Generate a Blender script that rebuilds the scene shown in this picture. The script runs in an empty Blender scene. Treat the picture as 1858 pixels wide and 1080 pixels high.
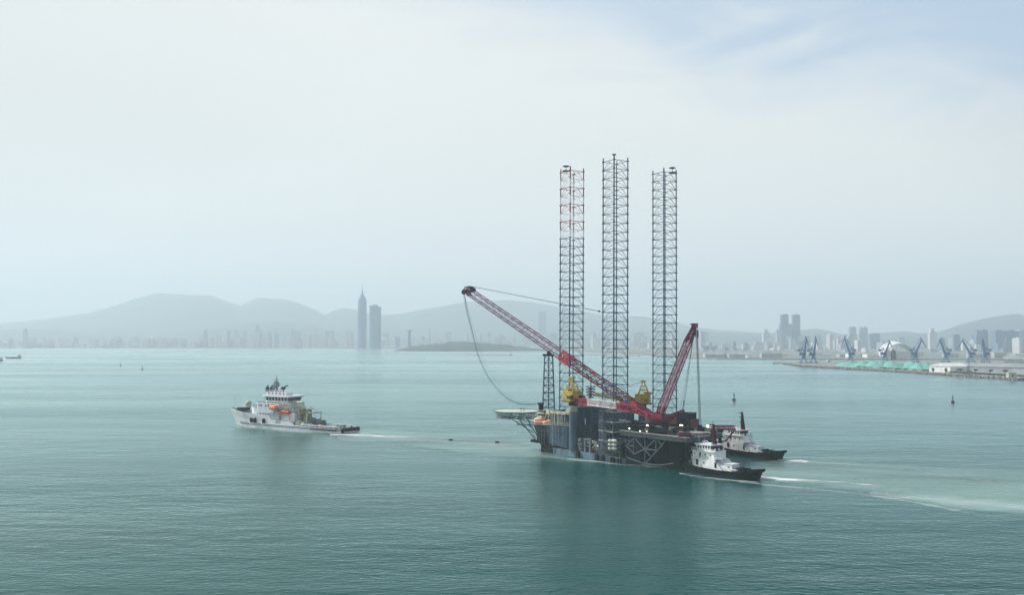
import bpy, math, random
from mathutils import Vector, Matrix
R = math.radians
rnd = random.Random(7)
C = bpy.context.scene.collection
sc = bpy.context.scene

# ---------------------------------------------------------------- camera
F = 1609.0; W0 = 1858.0; H0 = 1080.0; CAMZ = 50.0
PITCH = math.atan(76.0 / F)
cd = bpy.data.cameras.new('camera'); cam = bpy.data.objects.new('camera', cd); C.objects.link(cam)
cd.sensor_width = 36; cd.lens = F / W0 * 36; cd.clip_start = 1; cd.clip_end = 60000
cam.location = (0, 0, CAMZ); cam.rotation_euler = (R(90) + PITCH, 0, 0)
sc.camera = cam

def ray(px, py):
    u = (px - W0 / 2) / F; v = (H0 / 2 - py) / F
    return Vector((u, math.cos(PITCH) - v * math.sin(PITCH), math.sin(PITCH) + v * math.cos(PITCH)))
def P(px, py, Y):
    r = ray(px, py); t = Y / r.y
    return Vector((r.x * t, Y, CAMZ + r.z * t))
def G(px, py, z=0.0):
    r = ray(px, py); t = (z - CAMZ) / r.z
    return Vector((r.x * t, r.y * t, z))

# ---------------------------------------------------------------- materials
MATS = {}
def mat(name, col, rough=.6, metal=0, var=.12, scale=.6, emit=0, spec=.3, dirt=None, streak=False):
    if name in MATS: return MATS[name]
    m = bpy.data.materials.new(name); m.use_nodes = True; MATS[name] = m
    nt = m.node_tree; b = nt.nodes['Principled BSDF']
    b.inputs['Roughness'].default_value = rough; b.inputs['Metallic'].default_value = metal
    b.inputs['Specular IOR Level'].default_value = spec
    tc = nt.nodes.new('ShaderNodeTexCoord'); mp = nt.nodes.new('ShaderNodeMapping')
    mp.inputs['Scale'].default_value = (1, 1, .25) if streak else (1, 1, 1)
    nz = nt.nodes.new('ShaderNodeTexNoise'); nz.inputs['Scale'].default_value = scale; nz.inputs['Detail'].default_value = 5
    nt.links.new(tc.outputs['Object'], mp.inputs['Vector']); nt.links.new(mp.outputs[0], nz.inputs['Vector'])
    cr = nt.nodes.new('ShaderNodeValToRGB')
    c2 = dirt if dirt else [c * (1 - 2.2 * var) for c in col]
    cr.color_ramp.elements[0].position = .3; cr.color_ramp.elements[1].position = .62
    cr.color_ramp.elements[0].color = (*[max(0, c) for c in c2], 1)
    cr.color_ramp.elements[1].color = (*[min(1, c * (1 + var)) for c in col], 1)
    nt.links.new(nz.outputs['Fac'], cr.inputs[0]); nt.links.new(cr.outputs[0], b.inputs['Base Color'])
    if emit:
        b.inputs['Emission Color'].default_value = (*col, 1); b.inputs['Emission Strength'].default_value = emit
    return m

M = dict(
    leg=mat('leg_steel', (.06, .12, .19), .6, spec=.15, dirt=(.03, .06, .09)),
    legred=mat('leg_band_red', (.26, .03, .045), .6),
    legwhite=mat('leg_band_white', (.8, .8, .8), .6),
    steelblue=mat('rig_blue_paint', (.055, .100, .150), .6, spec=.15, var=.15, scale=.25, streak=True, dirt=(.02, .034, .042)),
    steelgrn=mat('rig_teal_paint', (.038, .070, .085), .6, spec=.15, scale=.3, streak=True, dirt=(.022, .030, .028)),
    pont=mat('pontoon_paint', (.13, .20, .26), .5, scale=.4, streak=True, dirt=(.06, .09, .11)),
    dark=mat('dark_steel', (.015, .023, .028), .7, spec=.1),
    brace=mat('brace_grey', (.075, .105, .12), .6),
    cage=mat('cage_lavender_grey', (.12, .15, .19), .6, dirt=(.06, .08, .1)),
    pale=mat('pale_steel', (.36, .38, .36), .6, scale=.8, dirt=(.2, .2, .16)),
    deck=mat('deck_plate', (.10, .105, .10), .7, dirt=(.045, .05, .05)),
    edge=mat('deck_edge_buff', (.33, .32, .25), .7, scale=.3, dirt=(.15, .15, .12)),
    cream=mat('cream_paint', (.52, .50, .38), .6, scale=.5, dirt=(.28, .26, .18)),
    heli=mat('helideck_green', (.50, .58, .46), .7, scale=.3, dirt=(.4, .46, .36)),
    truss=mat('truss_green_grey', (.10, .14, .13), .6),
    yellow=mat('crane_yellow', (.48, .36, .06), .5, scale=.7, dirt=(.25, .18, .03)),
    red=mat('crane_red', (.29, .022, .052), .55, dirt=(.16, .014, .03)),
    bred=mat('bright_red', (.70, .07, .05), .5),
    orange_red=mat('orange_red', (.85, .20, .06), .5),
    plum=mat('boom_plum', (.20, .035, .09), .5, dirt=(.12, .02, .06)),
    plumpale=mat('boom_pale_lacing', (.42, .32, .42), .5),
    white=mat('white_paint', (.78, .79, .80), .45, var=.04, scale=.5, streak=True, dirt=(.62, .64, .64)),
    shipwhite=mat('ship_white', (.80, .82, .84), .4, var=.03, scale=.25, streak=True, dirt=(.66, .69, .72)),
    shipgrey=mat('ship_grey', (.40, .45, .48), .5),
    deckgrey=mat('ship_deck_green', (.10, .16, .16), .7),
    black=mat('black_rubber', (.008, .01, .011), .8, spec=.08),
    tughull=mat('tug_hull', (.006, .013, .014), .6, spec=.1, dirt=(.012, .018, .018)),
    tugred=mat('tug_mast_red', (.06, .010, .016), .6, spec=.1),
    glass=mat('window_glass', (.02, .03, .04), .15, spec=.6),
    orange=mat('lifeboat_orange', (.72, .20, .07), .45, var=.05),
    salmon=mat('faded_salmon', (.85, .42, .28), .5, var=.05),
    olive=mat('olive_gear', (.22, .24, .12), .6),
    rust=mat('rusty_brown', (.13, .06, .045), .7),
    teal=mat('teal_column', (.07, .20, .20), .55),
    rope=mat('rope_dark', (.05, .08, .09), .7),
    ropeteal=mat('rope_teal', (.10, .26, .28), .7),
    blue=mat('letter_blue', (.05, .12, .35), .5),
    crane=mat('port_crane_blue', (.0, .09, .24), .55, spec=.1, dirt=(.015, .05, .08)),
    lamp=mat('lamp_glow', (1, .90, .60), .5, var=0, emit=2.2),
    lampw=mat('small_lamp_glow', (1, .95, .85), .5, var=0, emit=1.2),
    net=mat('green_net', (.09, .33, .28), .8, scale=.05, dirt=(.20, .44, .38)),
    rock=mat('rock', (.20, .20, .19), .9, scale=.35, dirt=(.07, .075, .075)),
    quay=mat('quay_concrete', (.27, .27, .25), .85, scale=.08, dirt=(.17, .17, .16)),
    roofg=mat('grey_roof', (.30, .33, .34), .7, scale=.05),
    wallg=mat('shed_wall', (.38, .40, .40), .7, scale=.1),
    wallw=mat('white_shed', (.80, .80, .76), .6, scale=.1, var=.03, dirt=(.66, .66, .62)),
    leaf=mat('dark_leaves', (.035, .06, .03), .8, scale=.5),
    trunk=mat('bark', (.06, .045, .03), .9),
)

def window_mat(name, wall, win, sx, sz, ratio=.5):
    """facade with rows of window openings, procedural"""
    m = bpy.data.materials.new(name); m.use_nodes = True; nt = m.node_tree; b = nt.nodes['Principled BSDF']
    b.inputs['Roughness'].default_value = .6
    tc = nt.nodes.new('ShaderNodeTexCoord'); sep = nt.nodes.new('ShaderNodeSeparateXYZ')
    nt.links.new(tc.outputs['Object'], sep.inputs[0])
    add = nt.nodes.new('ShaderNodeMath'); add.operation = 'ADD'
    nt.links.new(sep.outputs[0], add.inputs[0]); nt.links.new(sep.outputs[1], add.inputs[1])
    def band(src, period, r):
        d = nt.nodes.new('ShaderNodeMath'); d.operation = 'DIVIDE'; nt.links.new(src, d.inputs[0]); d.inputs[1].default_value = period
        f = nt.nodes.new('ShaderNodeMath'); f.operation = 'FRACT'; nt.links.new(d.outputs[0], f.inputs[0])
        l = nt.nodes.new('ShaderNodeMath'); l.operation = 'LESS_THAN'; nt.links.new(f.outputs[0], l.inputs[0]); l.inputs[1].default_value = r
        return l.outputs[0]
    a = band(add.outputs[0], sx, ratio + .1); c = band(sep.outputs[2], sz, ratio)
    mu = nt.nodes.new('ShaderNodeMath'); mu.operation = 'MULTIPLY'; nt.links.new(a, mu.inputs[0]); nt.links.new(c, mu.inputs[1])
    mx = nt.nodes.new('ShaderNodeMix'); mx.data_type = 'RGBA'
    nt.links.new(mu.outputs[0], mx.inputs['Factor']); mx.inputs['A'].default_value = (*wall, 1); mx.inputs['B'].default_value = (*win, 1)
    nt.links.new(mx.outputs['Result'], b.inputs['Base Color'])
    return m
FAC = [window_mat('facade_pale', (.70, .68, .68), (.2, .24, .3), 7, 3.4),
       window_mat('facade_rose', (.66, .57, .58), (.2, .2, .24), 8, 3.4),
       window_mat('facade_grey', (.40, .46, .54), (.16, .2, .27), 6, 3.4),
       window_mat('facade_buff', (.70, .65, .58), (.22, .22, .25), 9, 3.4),
       window_mat('facade_blue', (.13, .23, .34), (.08, .12, .17), 5, 3.6)]
GT = window_mat('tower_glass_blue', (.14, .27, .38), (.08, .16, .24), 4, 4, .6)

# ---------------------------------------------------------------- mesh builder
class MB:
    def __init__(s): s.v = []; s.f = []; s.m = []
    def add(s, vs, fs, mi=0):
        o = len(s.v); s.v += [tuple(v) for v in vs]; s.f += [tuple(i + o for i in f) for f in fs]; s.m += [mi] * len(fs)
    def box(s, c, d, rz=0, mi=0, taper=1.0):
        cx, cy, cz = c; hx, hy, hz = d[0] / 2, d[1] / 2, d[2] / 2; vs = []
        cs, sn = math.cos(rz), math.sin(rz)
        for z, k in ((-hz, 1), (hz, taper)):
            for x, y in ((-hx, -hy), (hx, -hy), (hx, hy), (-hx, hy)):
                x *= k; y *= k
                vs.append((cx + x * cs - y * sn, cy + x * sn + y * cs, cz + z))
        s.add(vs, [(3, 2, 1, 0), (4, 5, 6, 7), (0, 1, 5, 4), (1, 2, 6, 5), (2, 3, 7, 6), (3, 0, 4, 7)], mi)
    def bx(s, x0, x1, y0, y1, z0, z1, mi=0):
        s.box(((x0 + x1) / 2, (y0 + y1) / 2, (z0 + z1) / 2), (x1 - x0, y1 - y0, z1 - z0), 0, mi)
    def tube(s, a, b, r, r2=None, n=6, mi=0, cap=True):
        a = Vector(a); b = Vector(b); d = b - a
        if d.length < 1e-6: return
        r2 = r if r2 is None else r2
        z = d.normalized(); x = z.orthogonal().normalized() if abs(z.z) < .99 else Vector((1, 0, 0)); x = (x - z * x.dot(z)).normalized(); y = z.cross(x)
        vs = []
        for p, rr in ((a, r), (b, r2)):
            for k in range(n):
                t = 2 * math.pi * (k + .5) / n; vs.append(p + x * rr * math.cos(t) + y * rr * math.sin(t))
        fs = [(k, (k + 1) % n, n + (k + 1) % n, n + k) for k in range(n)]
        if cap: fs += [tuple(range(n))[::-1], tuple(range(n, 2 * n))]
        s.add(vs, fs, mi)
    def beam(s, a, b, w, mi=0): s.tube(a, b, w * .62, n=4, mi=mi)
    def path(s, pts, r, n=5, mi=0):
        for a, b in zip(pts, pts[1:]): s.tube(a, b, r, n=n, mi=mi)
    def prism(s, poly, z0, z1, mi=0, mt=None, top=None):
        n = len(poly); top = top or poly
        zz = (lambda z, i: z[i] if hasattr(z, '__len__') else z)
        vs = [(p[0], p[1], zz(z0, i)) for i, p in enumerate(poly)] + [(p[0], p[1], zz(z1, i)) for i, p in enumerate(top)]
        s.add(vs, [(i, (i + 1) % n, n + (i + 1) % n, n + i) for i in range(n)] + [tuple(range(n))[::-1]], mi)
        s.add(vs[n:], [tuple(range(n))], mi if mt is None else mt)
    def lathe(s, prof, c=(0, 0, 0), n=16, mi=0, sx=1, sy=1):
        vs = []; 
        for r, z in prof:
            for k in range(n):
                t = 2 * math.pi * k / n; vs.append((c[0] + r * math.cos(t) * sx, c[1] + r * math.sin(t) * sy, c[2] + z))
        fs = []
        for j in range(len(prof) - 1):
            for k in range(n): fs.append((j * n + k, j * n + (k + 1) % n, (j + 1) * n + (k + 1) % n, (j + 1) * n + k))
        fs.append(tuple(range(n))[::-1]); fs.append(tuple(range((len(prof) - 1) * n, len(prof) * n)))
        s.add(vs, fs, mi)
    def capsule(s, a, b, r, n=12, mi=0, flat=1):
        a = Vector(a); b = Vector(b); L = (b - a).length; z = (b - a).normalized()
        x = z.cross(Vector((0, 0, 1))).normalized() if abs(z.z) < .95 else Vector((1, 0, 0)); y = z.cross(x)
        prof = [(.02, -.0), (.55, .06), (.85, .16), (1, .3), (1, .7), (.85, .84), (.55, .94), (.02, 1)]
        vs = []
        for rr, t in prof:
            for k in range(n):
                q = 2 * math.pi * k / n; vs.append(a + z * L * t + x * r * rr * math.cos(q) + y * r * rr * flat * math.sin(q))
        m_ = len(prof)
        s.add(vs, [(j * n + k, j * n + (k + 1) % n, (j + 1) * n + (k + 1) % n, (j + 1) * n + k) for j in range(m_ - 1) for k in range(n)], mi)
    def lattice(s, a, b, w0, w1, seg, rc, rl, mi=0, ml=None, up=Vector((0, 0, 1))):
        """square lattice boom from a to b, width w0 -> w1"""
        ml = mi if ml is None else ml
        a = Vector(a); b = Vector(b); z = (b - a).normalized(); x = z.cross(up).normalized(); y = x.cross(z)
        def cor(t, k):
            w = (w0 + (w1 - w0) * t) / 2
            return a + (b - a) * t + x * w * (1, -1, -1, 1)[k] + y * w * (1, 1, -1, -1)[k]
        for k in range(4): s.tube(cor(0, k), cor(1, k), rc, n=5, mi=mi)
        for i in range(seg):
            t0 = i / seg; t1 = (i + 1) / seg
            for k in range(4):
                k2 = (k + 1) % 4
                if i % 2: s.tube(cor(t0, k), cor(t1, k2), rl, n=4, mi=ml, cap=False)
                else: s.tube(cor(t0, k2), cor(t1, k), rl, n=4, mi=ml, cap=False)
                s.tube(cor(t1, k), cor(t1, k2), rl, n=4, mi=ml, cap=False)
    def build(s, name, mats, parent=None, smooth=False):
        me = bpy.data.meshes.new(name); me.from_pydata(s.v, [], s.f)
        if not isinstance(mats, (list, tuple)): mats = [mats]
        for m in mats: me.materials.append(m)
        for p, mi in zip(me.polygons, s.m):
            p.material_index = min(mi, len(mats) - 1); p.use_smooth = smooth
        me.update(); o = bpy.data.objects.new(name, me); C.objects.link(o)
        if parent: o.parent = parent
        return o

def tag(o, label=None, cat=None, group=None, kind=None):
    for k, v in (('label', label), ('category', cat), ('group', group), ('kind', kind)):
        if v: o[k] = v
    return o
def empty(name, label, cat, group=None, loc=(0, 0, 0), rz=0, mw=None):
    o = bpy.data.objects.new(name, None); C.objects.link(o); o.empty_display_size = .1
    if mw is not None: o.matrix_world = mw
    else: o.location = loc; o.rotation_euler = (0, 0, rz)
    return tag(o, label, cat, group)
def children(o): return [c for c in bpy.data.objects if c.parent == o]
def copy_tree(o, parent=None):
    c = o.copy(); C.objects.link(c)
    if parent: c.parent = parent
    for ch in children(o): copy_tree(ch, c)
    return c
def stroke_marks(n, size, M4, name, m, parent, seed, gap=None):
    """a row of worn painted characters, illegible at this distance, built from strokes"""
    rr = random.Random(seed); mb = MB()
    for i in range(n):
        if gap is not None and i == gap: continue
        cx_ = (i - (n - 1) / 2) * size * 1.12; h = size * .5; w_ = size * .42
        for k in range(rr.choice((2, 3, 3))): y = rr.uniform(-h, h); mb.box((cx_, y * .9, 0), (w_ * rr.uniform(1.2, 2), size * .13, .04))
        for k in range(rr.choice((1, 2, 2))): x = cx_ + rr.uniform(-w_, w_); mb.box((x, 0, .002), (size * .14, size * rr.uniform(.6, 1), .05))
    mb.v = [tuple(M4 @ Vector(v)) for v in mb.v]
    return mb.build(name, m, parent)

# ---------------------------------------------------------------- sea
def make_water_mat(name, base, bump=1.0, rough=.1, alpha=False, foam=None, calm=True):
    m = bpy.data.materials.new(name); m.use_nodes = True; nt = m.node_tree; L = nt.links; N = nt.nodes
    b = N['Principled BSDF']; b.inputs['IOR'].default_value = 1.33; b.inputs['Roughness'].default_value = rough
    tc = N.new('ShaderNodeTexCoord')
    def noise(scale, sx, sy, det=4, rot=0.0, dist=0.0):
        mp = N.new('ShaderNodeMapping'); mp.inputs['Scale'].default_value = (sx, sy, 1); mp.inputs['Rotation'].default_value = (0, 0, rot)
        nz = N.new('ShaderNodeTexNoise'); nz.inputs['Scale'].default_value = scale; nz.inputs['Detail'].default_value = det
        nz.inputs['Distortion'].default_value = dist
        L.new(tc.outputs['Object'], mp.inputs['Vector']); L.new(mp.outputs[0], nz.inputs['Vector']); return nz.outputs['Fac']
    def math_(op, a, b_, clamp=False):
        n = N.new('ShaderNodeMath'); n.operation = op; n.use_clamp = clamp
        for i, q in enumerate((a, b_)):
            if isinstance(q, (int, float)): n.inputs[i].default_value = q
            else: L.new(q, n.inputs[i])
        return n.outputs[0]
    def mrange(v, a, b_, c, d):
        n = N.new('ShaderNodeMapRange'); L.new(v, n.inputs[0]); n.inputs[1].default_value = a; n.inputs[2].default_value = b_
        n.inputs[3].default_value = c; n.inputs[4].default_value = d; return n.outputs[0]
    big = noise(.0045, .35, 1.5, 4, .05, .5)           # wind patches
    n1 = noise(.22, .45, 1, 3, .12); n2 = noise(.75, .6, 1, 3, -.15); n3 = noise(.05, .4, 1, 2, .2)
    h = math_('ADD', math_('MULTIPLY', n1, 1.5), math_('ADD', math_('MULTIPLY', n2, .95), math_('ADD', math_('MULTIPLY', n3, 2.6), math_('MULTIPLY', noise(.02, .5, 1, 2, -.25), 3.5))))
    amp = mrange(big, .36, .62, .2, 1.15) if calm else 1.0
    bp = N.new('ShaderNodeBump'); bp.inputs['Distance'].default_value = .29 * bump
    if calm: L.new(amp, bp.inputs['Strength'])
    else: bp.inputs['Strength'].default_value = 1
    L.new(h, bp.inputs['Height']); L.new(bp.outputs[0], b.inputs['Normal'])
    if calm: L.new(mrange(noise(.003, .3, 1.6, 6, -.04, 1.2), .4, .6, rough * .7, rough * 1.25), b.inputs['Roughness'])
    med = noise(.02, .4, 1, 5)
    mx = N.new('ShaderNodeMix'); mx.data_type = 'RGBA'; L.new(mrange(med, .35, .65, 0, 1), mx.inputs['Factor'])
    mx.inputs['A'].default_value = (*[c * .88 for c in base], 1); mx.inputs['B'].default_value = (*[c * 1.12 for c in base], 1)
    L.new(mx.outputs['Result'], b.inputs['Base Color'])
    if not foam:      # open water: teal body seen through a slightly green reflecting skin
        df = N.new('ShaderNodeBsdfDiffuse'); gl = N.new('ShaderNodeBsdfGlossy'); fr_ = N.new('ShaderNodeFresnel'); ms_ = N.new('ShaderNodeMixShader')
        fr_.inputs['IOR'].default_value = 1.2; gl.inputs['Color'].default_value = (.80, .97, .955, 1)
        L.new(mx.outputs['Result'], df.inputs['Color']); L.new(bp.outputs[0], gl.inputs['Normal']); L.new(bp.outputs[0], fr_.inputs['Normal'])
        rn = mrange(noise(.003, .3, 1.6, 6, -.04, 1.2), .4, .6, rough * .7, rough * 1.25); L.new(rn, gl.inputs['Roughness'])
        L.new(fr_.outputs[0], ms_.inputs[0]); L.new(df.outputs[0], ms_.inputs[1]); L.new(gl.outputs[0], ms_.inputs[2])
        L.new(ms_.outputs[0], N['Material Output'].inputs['Surface'])
    if alpha:
        uv = N.new('ShaderNodeUVMap'); sp = N.new('ShaderNodeSeparateXYZ'); L.new(uv.outputs[0], sp.inputs[0])
        v = math_('ABSOLUTE', math_('SUBTRACT', math_('MULTIPLY', sp.outputs[1], 2.0), 1.0), 0)
        edge = math_('SUBTRACT', 1.0, v)                                   # 1 in middle, 0 at edge
        endf = math_('MULTIPLY', mrange(sp.outputs[0], 0, .04, 0, 1), mrange(sp.outputs[0], .75, 1, 1, 0))
        if foam:
            fn = noise(foam[0], foam[1], 1, 6, 0, 1.0)
            q = math_('ADD', math_('MULTIPLY', math_('MULTIPLY', edge, endf), foam[2]), math_('SUBTRACT', fn, 1.0))
            al = mrange(q, 0, foam[3], 0, foam[4])
            n = N.new('ShaderNodeMath'); n.operation = 'ADD'; n.use_clamp = True; L.new(al, n.inputs[0]); n.inputs[1].default_value = 0; al = n.outputs[0]
        else:
            wob = noise(.03, .3, 1, 7, 0, 1.2); wob2 = noise(.012, .25, 1.3, 6, .1, 1.5)
            q = math_('ADD', edge, math_('MULTIPLY', math_('SUBTRACT', wob, .5), 1.1))
            al = math_('MULTIPLY', math_('MULTIPLY', mrange(q, .04, .3, 0, 1), mrange(wob2, .36, .6, .5, .98)), endf, True)
        
        if foam: L.new(al, b.inputs['Alpha'])
        else:
            tr_ = N.new('ShaderNodeBsdfTransparent'); m2_ = N.new('ShaderNodeMixShader')
            L.new(al, m2_.inputs[0]); L.new(tr_.outputs[0], m2_.inputs[1]); L.new(ms_.outputs[0], m2_.inputs[2]); L.new(m2_.outputs[0], N['Material Output'].inputs['Surface'])
    return m
WBASE = (.002, .056, .051)
WM = make_water_mat('sea_water', WBASE, 1.0, .23)
mb = MB(); mb.add([(-9000, -400, 0), (9000, -400, 0), (9000, 8000, 0), (-9000, 8000, 0)], [(0, 1, 2, 3)])
sea = mb.build('sea', WM); tag(sea, kind='structure')

def ribbon(name, pts, m, z, label, cat='wake'):
    """pts: (near edge photo xy, far edge photo xy) pairs on the water"""
    vs = []; uvs = []; n = len(pts)
    for i, (a, b_) in enumerate(pts):
        A = G(*a); B = G(*b_)
        for k in range(5):
            q = A.lerp(B, k / 4); vs.append((q.x, q.y, z)); uvs.append((i / (n - 1), k / 4))
    fs = [(i * 5 + k, (i + 1) * 5 + k, (i + 1) * 5 + k + 1, i * 5 + k + 1) for i in range(n - 1) for k in range(4)]
    me = bpy.data.meshes.new(name); me.from_pydata(vs, [], fs); me.materials.append(m)
    ul = me.uv_layers.new(name='UVMap')
    for lp in me.loops: ul.data[lp.index].uv = uvs[lp.vertex_index]
    me.update(); o = bpy.data.objects.new(name, me); C.objects.link(o)
    # face up
    if me.polygons[0].normal.z < 0: me.flip_normals()
    tag(o, label, None, None, 'stuff'); return o

TURB = make_water_mat('turbid_wake', (.27, .42, .365), .6, .32, alpha=True, calm=False)
FOAM = make_water_mat('foam_streak', (.75, .80, .80), .6, .7, alpha=True, foam=(.3, .25, .74, .3, .85), calm=False)
FOAM3 = make_water_mat('prop_wash', (.78, .82, .82), .6, .7, alpha=True, foam=(.4, .35, .98, .35, 1.0), calm=False)
TURB2 = make_water_mat('pale_wash', (.12, .22, .20), .8, .3, alpha=True, calm=False)
FOAM2 = make_water_mat('foam_faint', (.55, .64, .64), .6, .7, alpha=True, foam=(.25, .22, .77, .4, .55), calm=False)
ribbon('wake', [((1330, 872), (1335, 838)), ((1400, 880), (1425, 834)), ((1500, 893), (1520, 828)), ((1600, 905), (1620, 834)), ((1700, 922), (1720, 842)),
                ((1800, 942), (1820, 848)), ((1900, 958), (1920, 856)), ((2050, 985), (2080, 868)), ((2300, 1030), (2350, 890))], TURB, .02,
       'pale turbid wake spreading behind the two tugs')
ribbon('wake_foam', [((1360, 873), (1368, 860)), ((1385, 876), (1390, 862)), ((1420, 876.5), (1425, 864.5)), ((1470, 878), (1474, 867.5)), ((1530, 881), (1534, 873)), ((1600, 885), (1604, 879)), ((1680, 893), (1684, 886))], FOAM, .05,
       'white foam streak trailing the near tug')
ribbon('wake_foam', [((1366, 874), (1372, 859)), ((1385, 876), (1390, 861)), ((1410, 877), (1414, 863)), ((1440, 878), (1444, 866)), ((1480, 880), (1484, 870))], FOAM3, .07,
       'churned white prop wash right at the stern of the near tug')
ribbon('wake_foam', [((1406, 839), (1410, 829)), ((1425, 841), (1430, 830)), ((1450, 842), (1455, 832)), ((1480, 844), (1484, 836))], FOAM3, .07,
       'small prop wash right at the stern of the farther tug')
ribbon('wake', [((600, 800), (612, 776)), ((660, 806), (670, 776)), ((740, 814), (755, 780)), ((840, 826), (860, 783)), ((930, 836), (950, 786)), ((1000, 842), (1010, 790)), ((1080, 850), (1090, 795))], TURB2, .015,
       'pale broad wash trailing the white ship up to the rig bow')
ribbon('wake_foam', [((1400, 842), (1404, 829)), ((1440, 844), (1444, 831)), ((1500, 848), (1504, 834)), ((1600, 858), (1606, 842)), ((1720, 874), (1726, 856)), ((1860, 895), (1866, 874)), ((2000, 915), (2006, 892))], FOAM2, .04,
       'pale churned water trailing the farther tug')
ribbon('wake_foam', [((1330, 880), (1333, 868)), ((1365, 883), (1366, 872)), ((1410, 888), (1411, 878)), ((1480, 894), (1481, 884)), ((1560, 903), (1560, 892)), ((1660, 920), (1662, 906)), ((1760, 940), (1762, 924)), ((1870, 957), (1872, 938)), ((2000, 985), (2004, 960))], FOAM2, .045,
       'thin broken foam line along the near edge of the tug wake')
ribbon('wake_foam', [((1560, 912), (1570, 880)), ((1660, 925), (1670, 885)), ((1760, 940), (1775, 890)), ((1860, 955), (1880, 900)), ((2000, 975), (2020, 915))], FOAM2, .055,
       'mottled pale eddies in the middle of the tug wake')
ribbon('wake_foam', [((606, 794), (612, 779)), ((640, 797), (645, 779)), ((680, 802), (690, 780)), ((740, 810), (750, 783)), ((820, 821), (835, 787)), ((900, 831), (915, 791)), ((985, 840), (990, 796)), ((1050, 846), (1060, 800))], FOAM2, .03,
       'pale broken wash between the white ship and the rig')
ribbon('wake_foam', [((975, 833), (977, 822)), ((1010, 838), (1012, 825)), ((1050, 841), (1052, 829)), ((1100, 846), (1101, 834)), ((1150, 850), (1151, 839)), ((1200, 854), (1201, 843)), ((1240, 856), (1241, 845))], FOAM2, .035,
       'thin white foam line along the pontoon waterline')
ribbon('wake_foam', [((590, 794), (594, 785)), ((640, 797), (642, 784)), ((680, 798), (682, 786)), ((730, 801), (731, 787)), ((780, 804), (781, 790))], FOAM, .05,
       'white propeller wash just behind the white ship')
ribbon('wake_foam', [((415, 778), (424, 768)), ((450, 781), (452, 772)), ((500, 785), (502, 776)), ((560, 790), (562, 782)), ((620, 795), (622, 787))], FOAM2, .04,
       'faint foam along the near side of the white ship')
ribbon('wake_foam', [((1225, 866), (1232, 852)), ((1260, 871), (1262, 860)), ((1310, 876), (1312, 866)), ((1370, 881), (1372, 871)), ((1400, 884), (1402, 874))], FOAM2, .06,
       'foam along the near side of the near tug')

# ---------------------------------------------------------------- land and hills
def hill_noise(x, y, s):
    return (math.sin(x * s * 1.3 + y * s * .7) + .6 * math.sin(x * s * 2.9 - y * s * 2.1 + 1.3) + .35 * math.sin(x * s * 6.1 + y * s * 5.3 + 2.2)) / 2
def interp(t, tab):
    if t <= tab[0][0]: return tab[0][1]
    for (a, b_), (c, d) in zip(tab, tab[1:]):
        if t <= c: return b_ + (d - b_) * (t - a) / (c - a)
    return tab[-1][1]
def range_(name, tab, Yc, front, back, m, step=6, x0=-500, x1=2400, base=1.5):
    cols = []; rows = 26; pts = []
    k = x0
    while k <= x1:
        pts.append(k); k += step
    vs = []
    for px in pts:
        ys = interp(px, tab)
        crest = max(1.0, P(px, ys, Yc).z)
        if ys > 625: crest = base
        for j in range(rows):
            t = j / (rows - 1)                       # 0 front, .5 crest, 1 back
            if t < .55: Y = Yc - front * (1 - t / .55); q = t / .55
            else: Y = Yc + back * (t - .55) / .45; q = 1 - (t - .55) / .45
            prof = q * q * (3 - 2 * q) * .55 + q * .45
            x = P(px, ys, Yc).x / Yc * Y
            nz = hill_noise(x, Y, .0035) * .16 * math.sin(math.pi * min(q, 1)) if q < 1 else 0
            z = base * (1 - prof) + crest * max(0, prof * (1 + nz))
            z += hill_noise(x + 300, Y, .02) * 3 * (1 if 0 < q < .999 else .3)
            vs.append((x, Y, max(z, -1.5 if q <= 0 else .5)))
    fs = [(i * rows + j, (i + 1) * rows + j, (i + 1) * rows + j + 1, i * rows + j + 1) for i in range(len(pts) - 1) for j in range(rows - 1)]
    mb = MB(); mb.add(vs, fs); o = mb.build(name, m, smooth=True); tag(o, kind='structure'); return o
hillm = mat('hill_woods', (.045, .08, .075), .9, scale=.012, dirt=(.03, .055, .055))
hillr = mat('hill_scrub', (.05, .085, .08), .9, scale=.012, dirt=(.03, .055, .055))
back = [(-500, 600), (-200, 590), (0, 586), (50, 582), (100, 577), (160, 568), (200, 556), (222, 549), (245, 541), (285, 531), (300, 532), (325, 535), (385, 535), (410, 545), (436, 554), (455, 545), (470, 538), (500, 543), (520, 544), (545, 551), (570, 561), (590, 571), (605, 563), (622, 558), (645, 561), (690, 572), (725, 570), (760, 563), (800, 556), (830, 549), (850, 546), (920, 544), (975, 550), (1050, 562), (1100, 573), (1180, 576), (1215, 582), (1240, 590), (1290, 597), (1340, 601), (1400, 606), (1500, 608), (1700, 608), (1900, 606), (2400, 600)]
range_('hills', back, 10800, 3200, 2000, hillm, step=8)
front = [(-500, 600), (-100, 600), (0, 598), (90, 597), (150, 604), (200, 608), (330, 600), (400, 592), (440, 585), (500, 582), (560, 588), (600, 600), (650, 612), (800, 610), (1000, 600), (1100, 606), (1250, 600), (1290, 602), (1340, 604), (1400, 604), (1440, 600), (1480, 597), (1500, 600), (1530, 607), (1600, 604), (1640, 601), (1665, 604), (1700, 607), (1740, 606), (2400, 606)]
range_('hills', front, 8300, 1800, 1200, hillm)
right = [(1480, 640), (1560, 618), (1640, 611), (1690, 606), (1712, 600), (1745, 588), (1775, 580), (1800, 575), (1825, 571), (1845, 569), (1870, 573), (1950, 590), (2100, 600), (2400, 612)]
range_('hills', right, 7200, 1900, 1000, hillr, x0=1480)
isl = [(700, 637), (718, 636), (730, 632), (745, 628), (770, 625), (800, 623), (815, 619.5), (840, 619), (875, 621), (900, 623), (930, 627), (960, 630), (985, 634), (1005, 637)]
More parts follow.
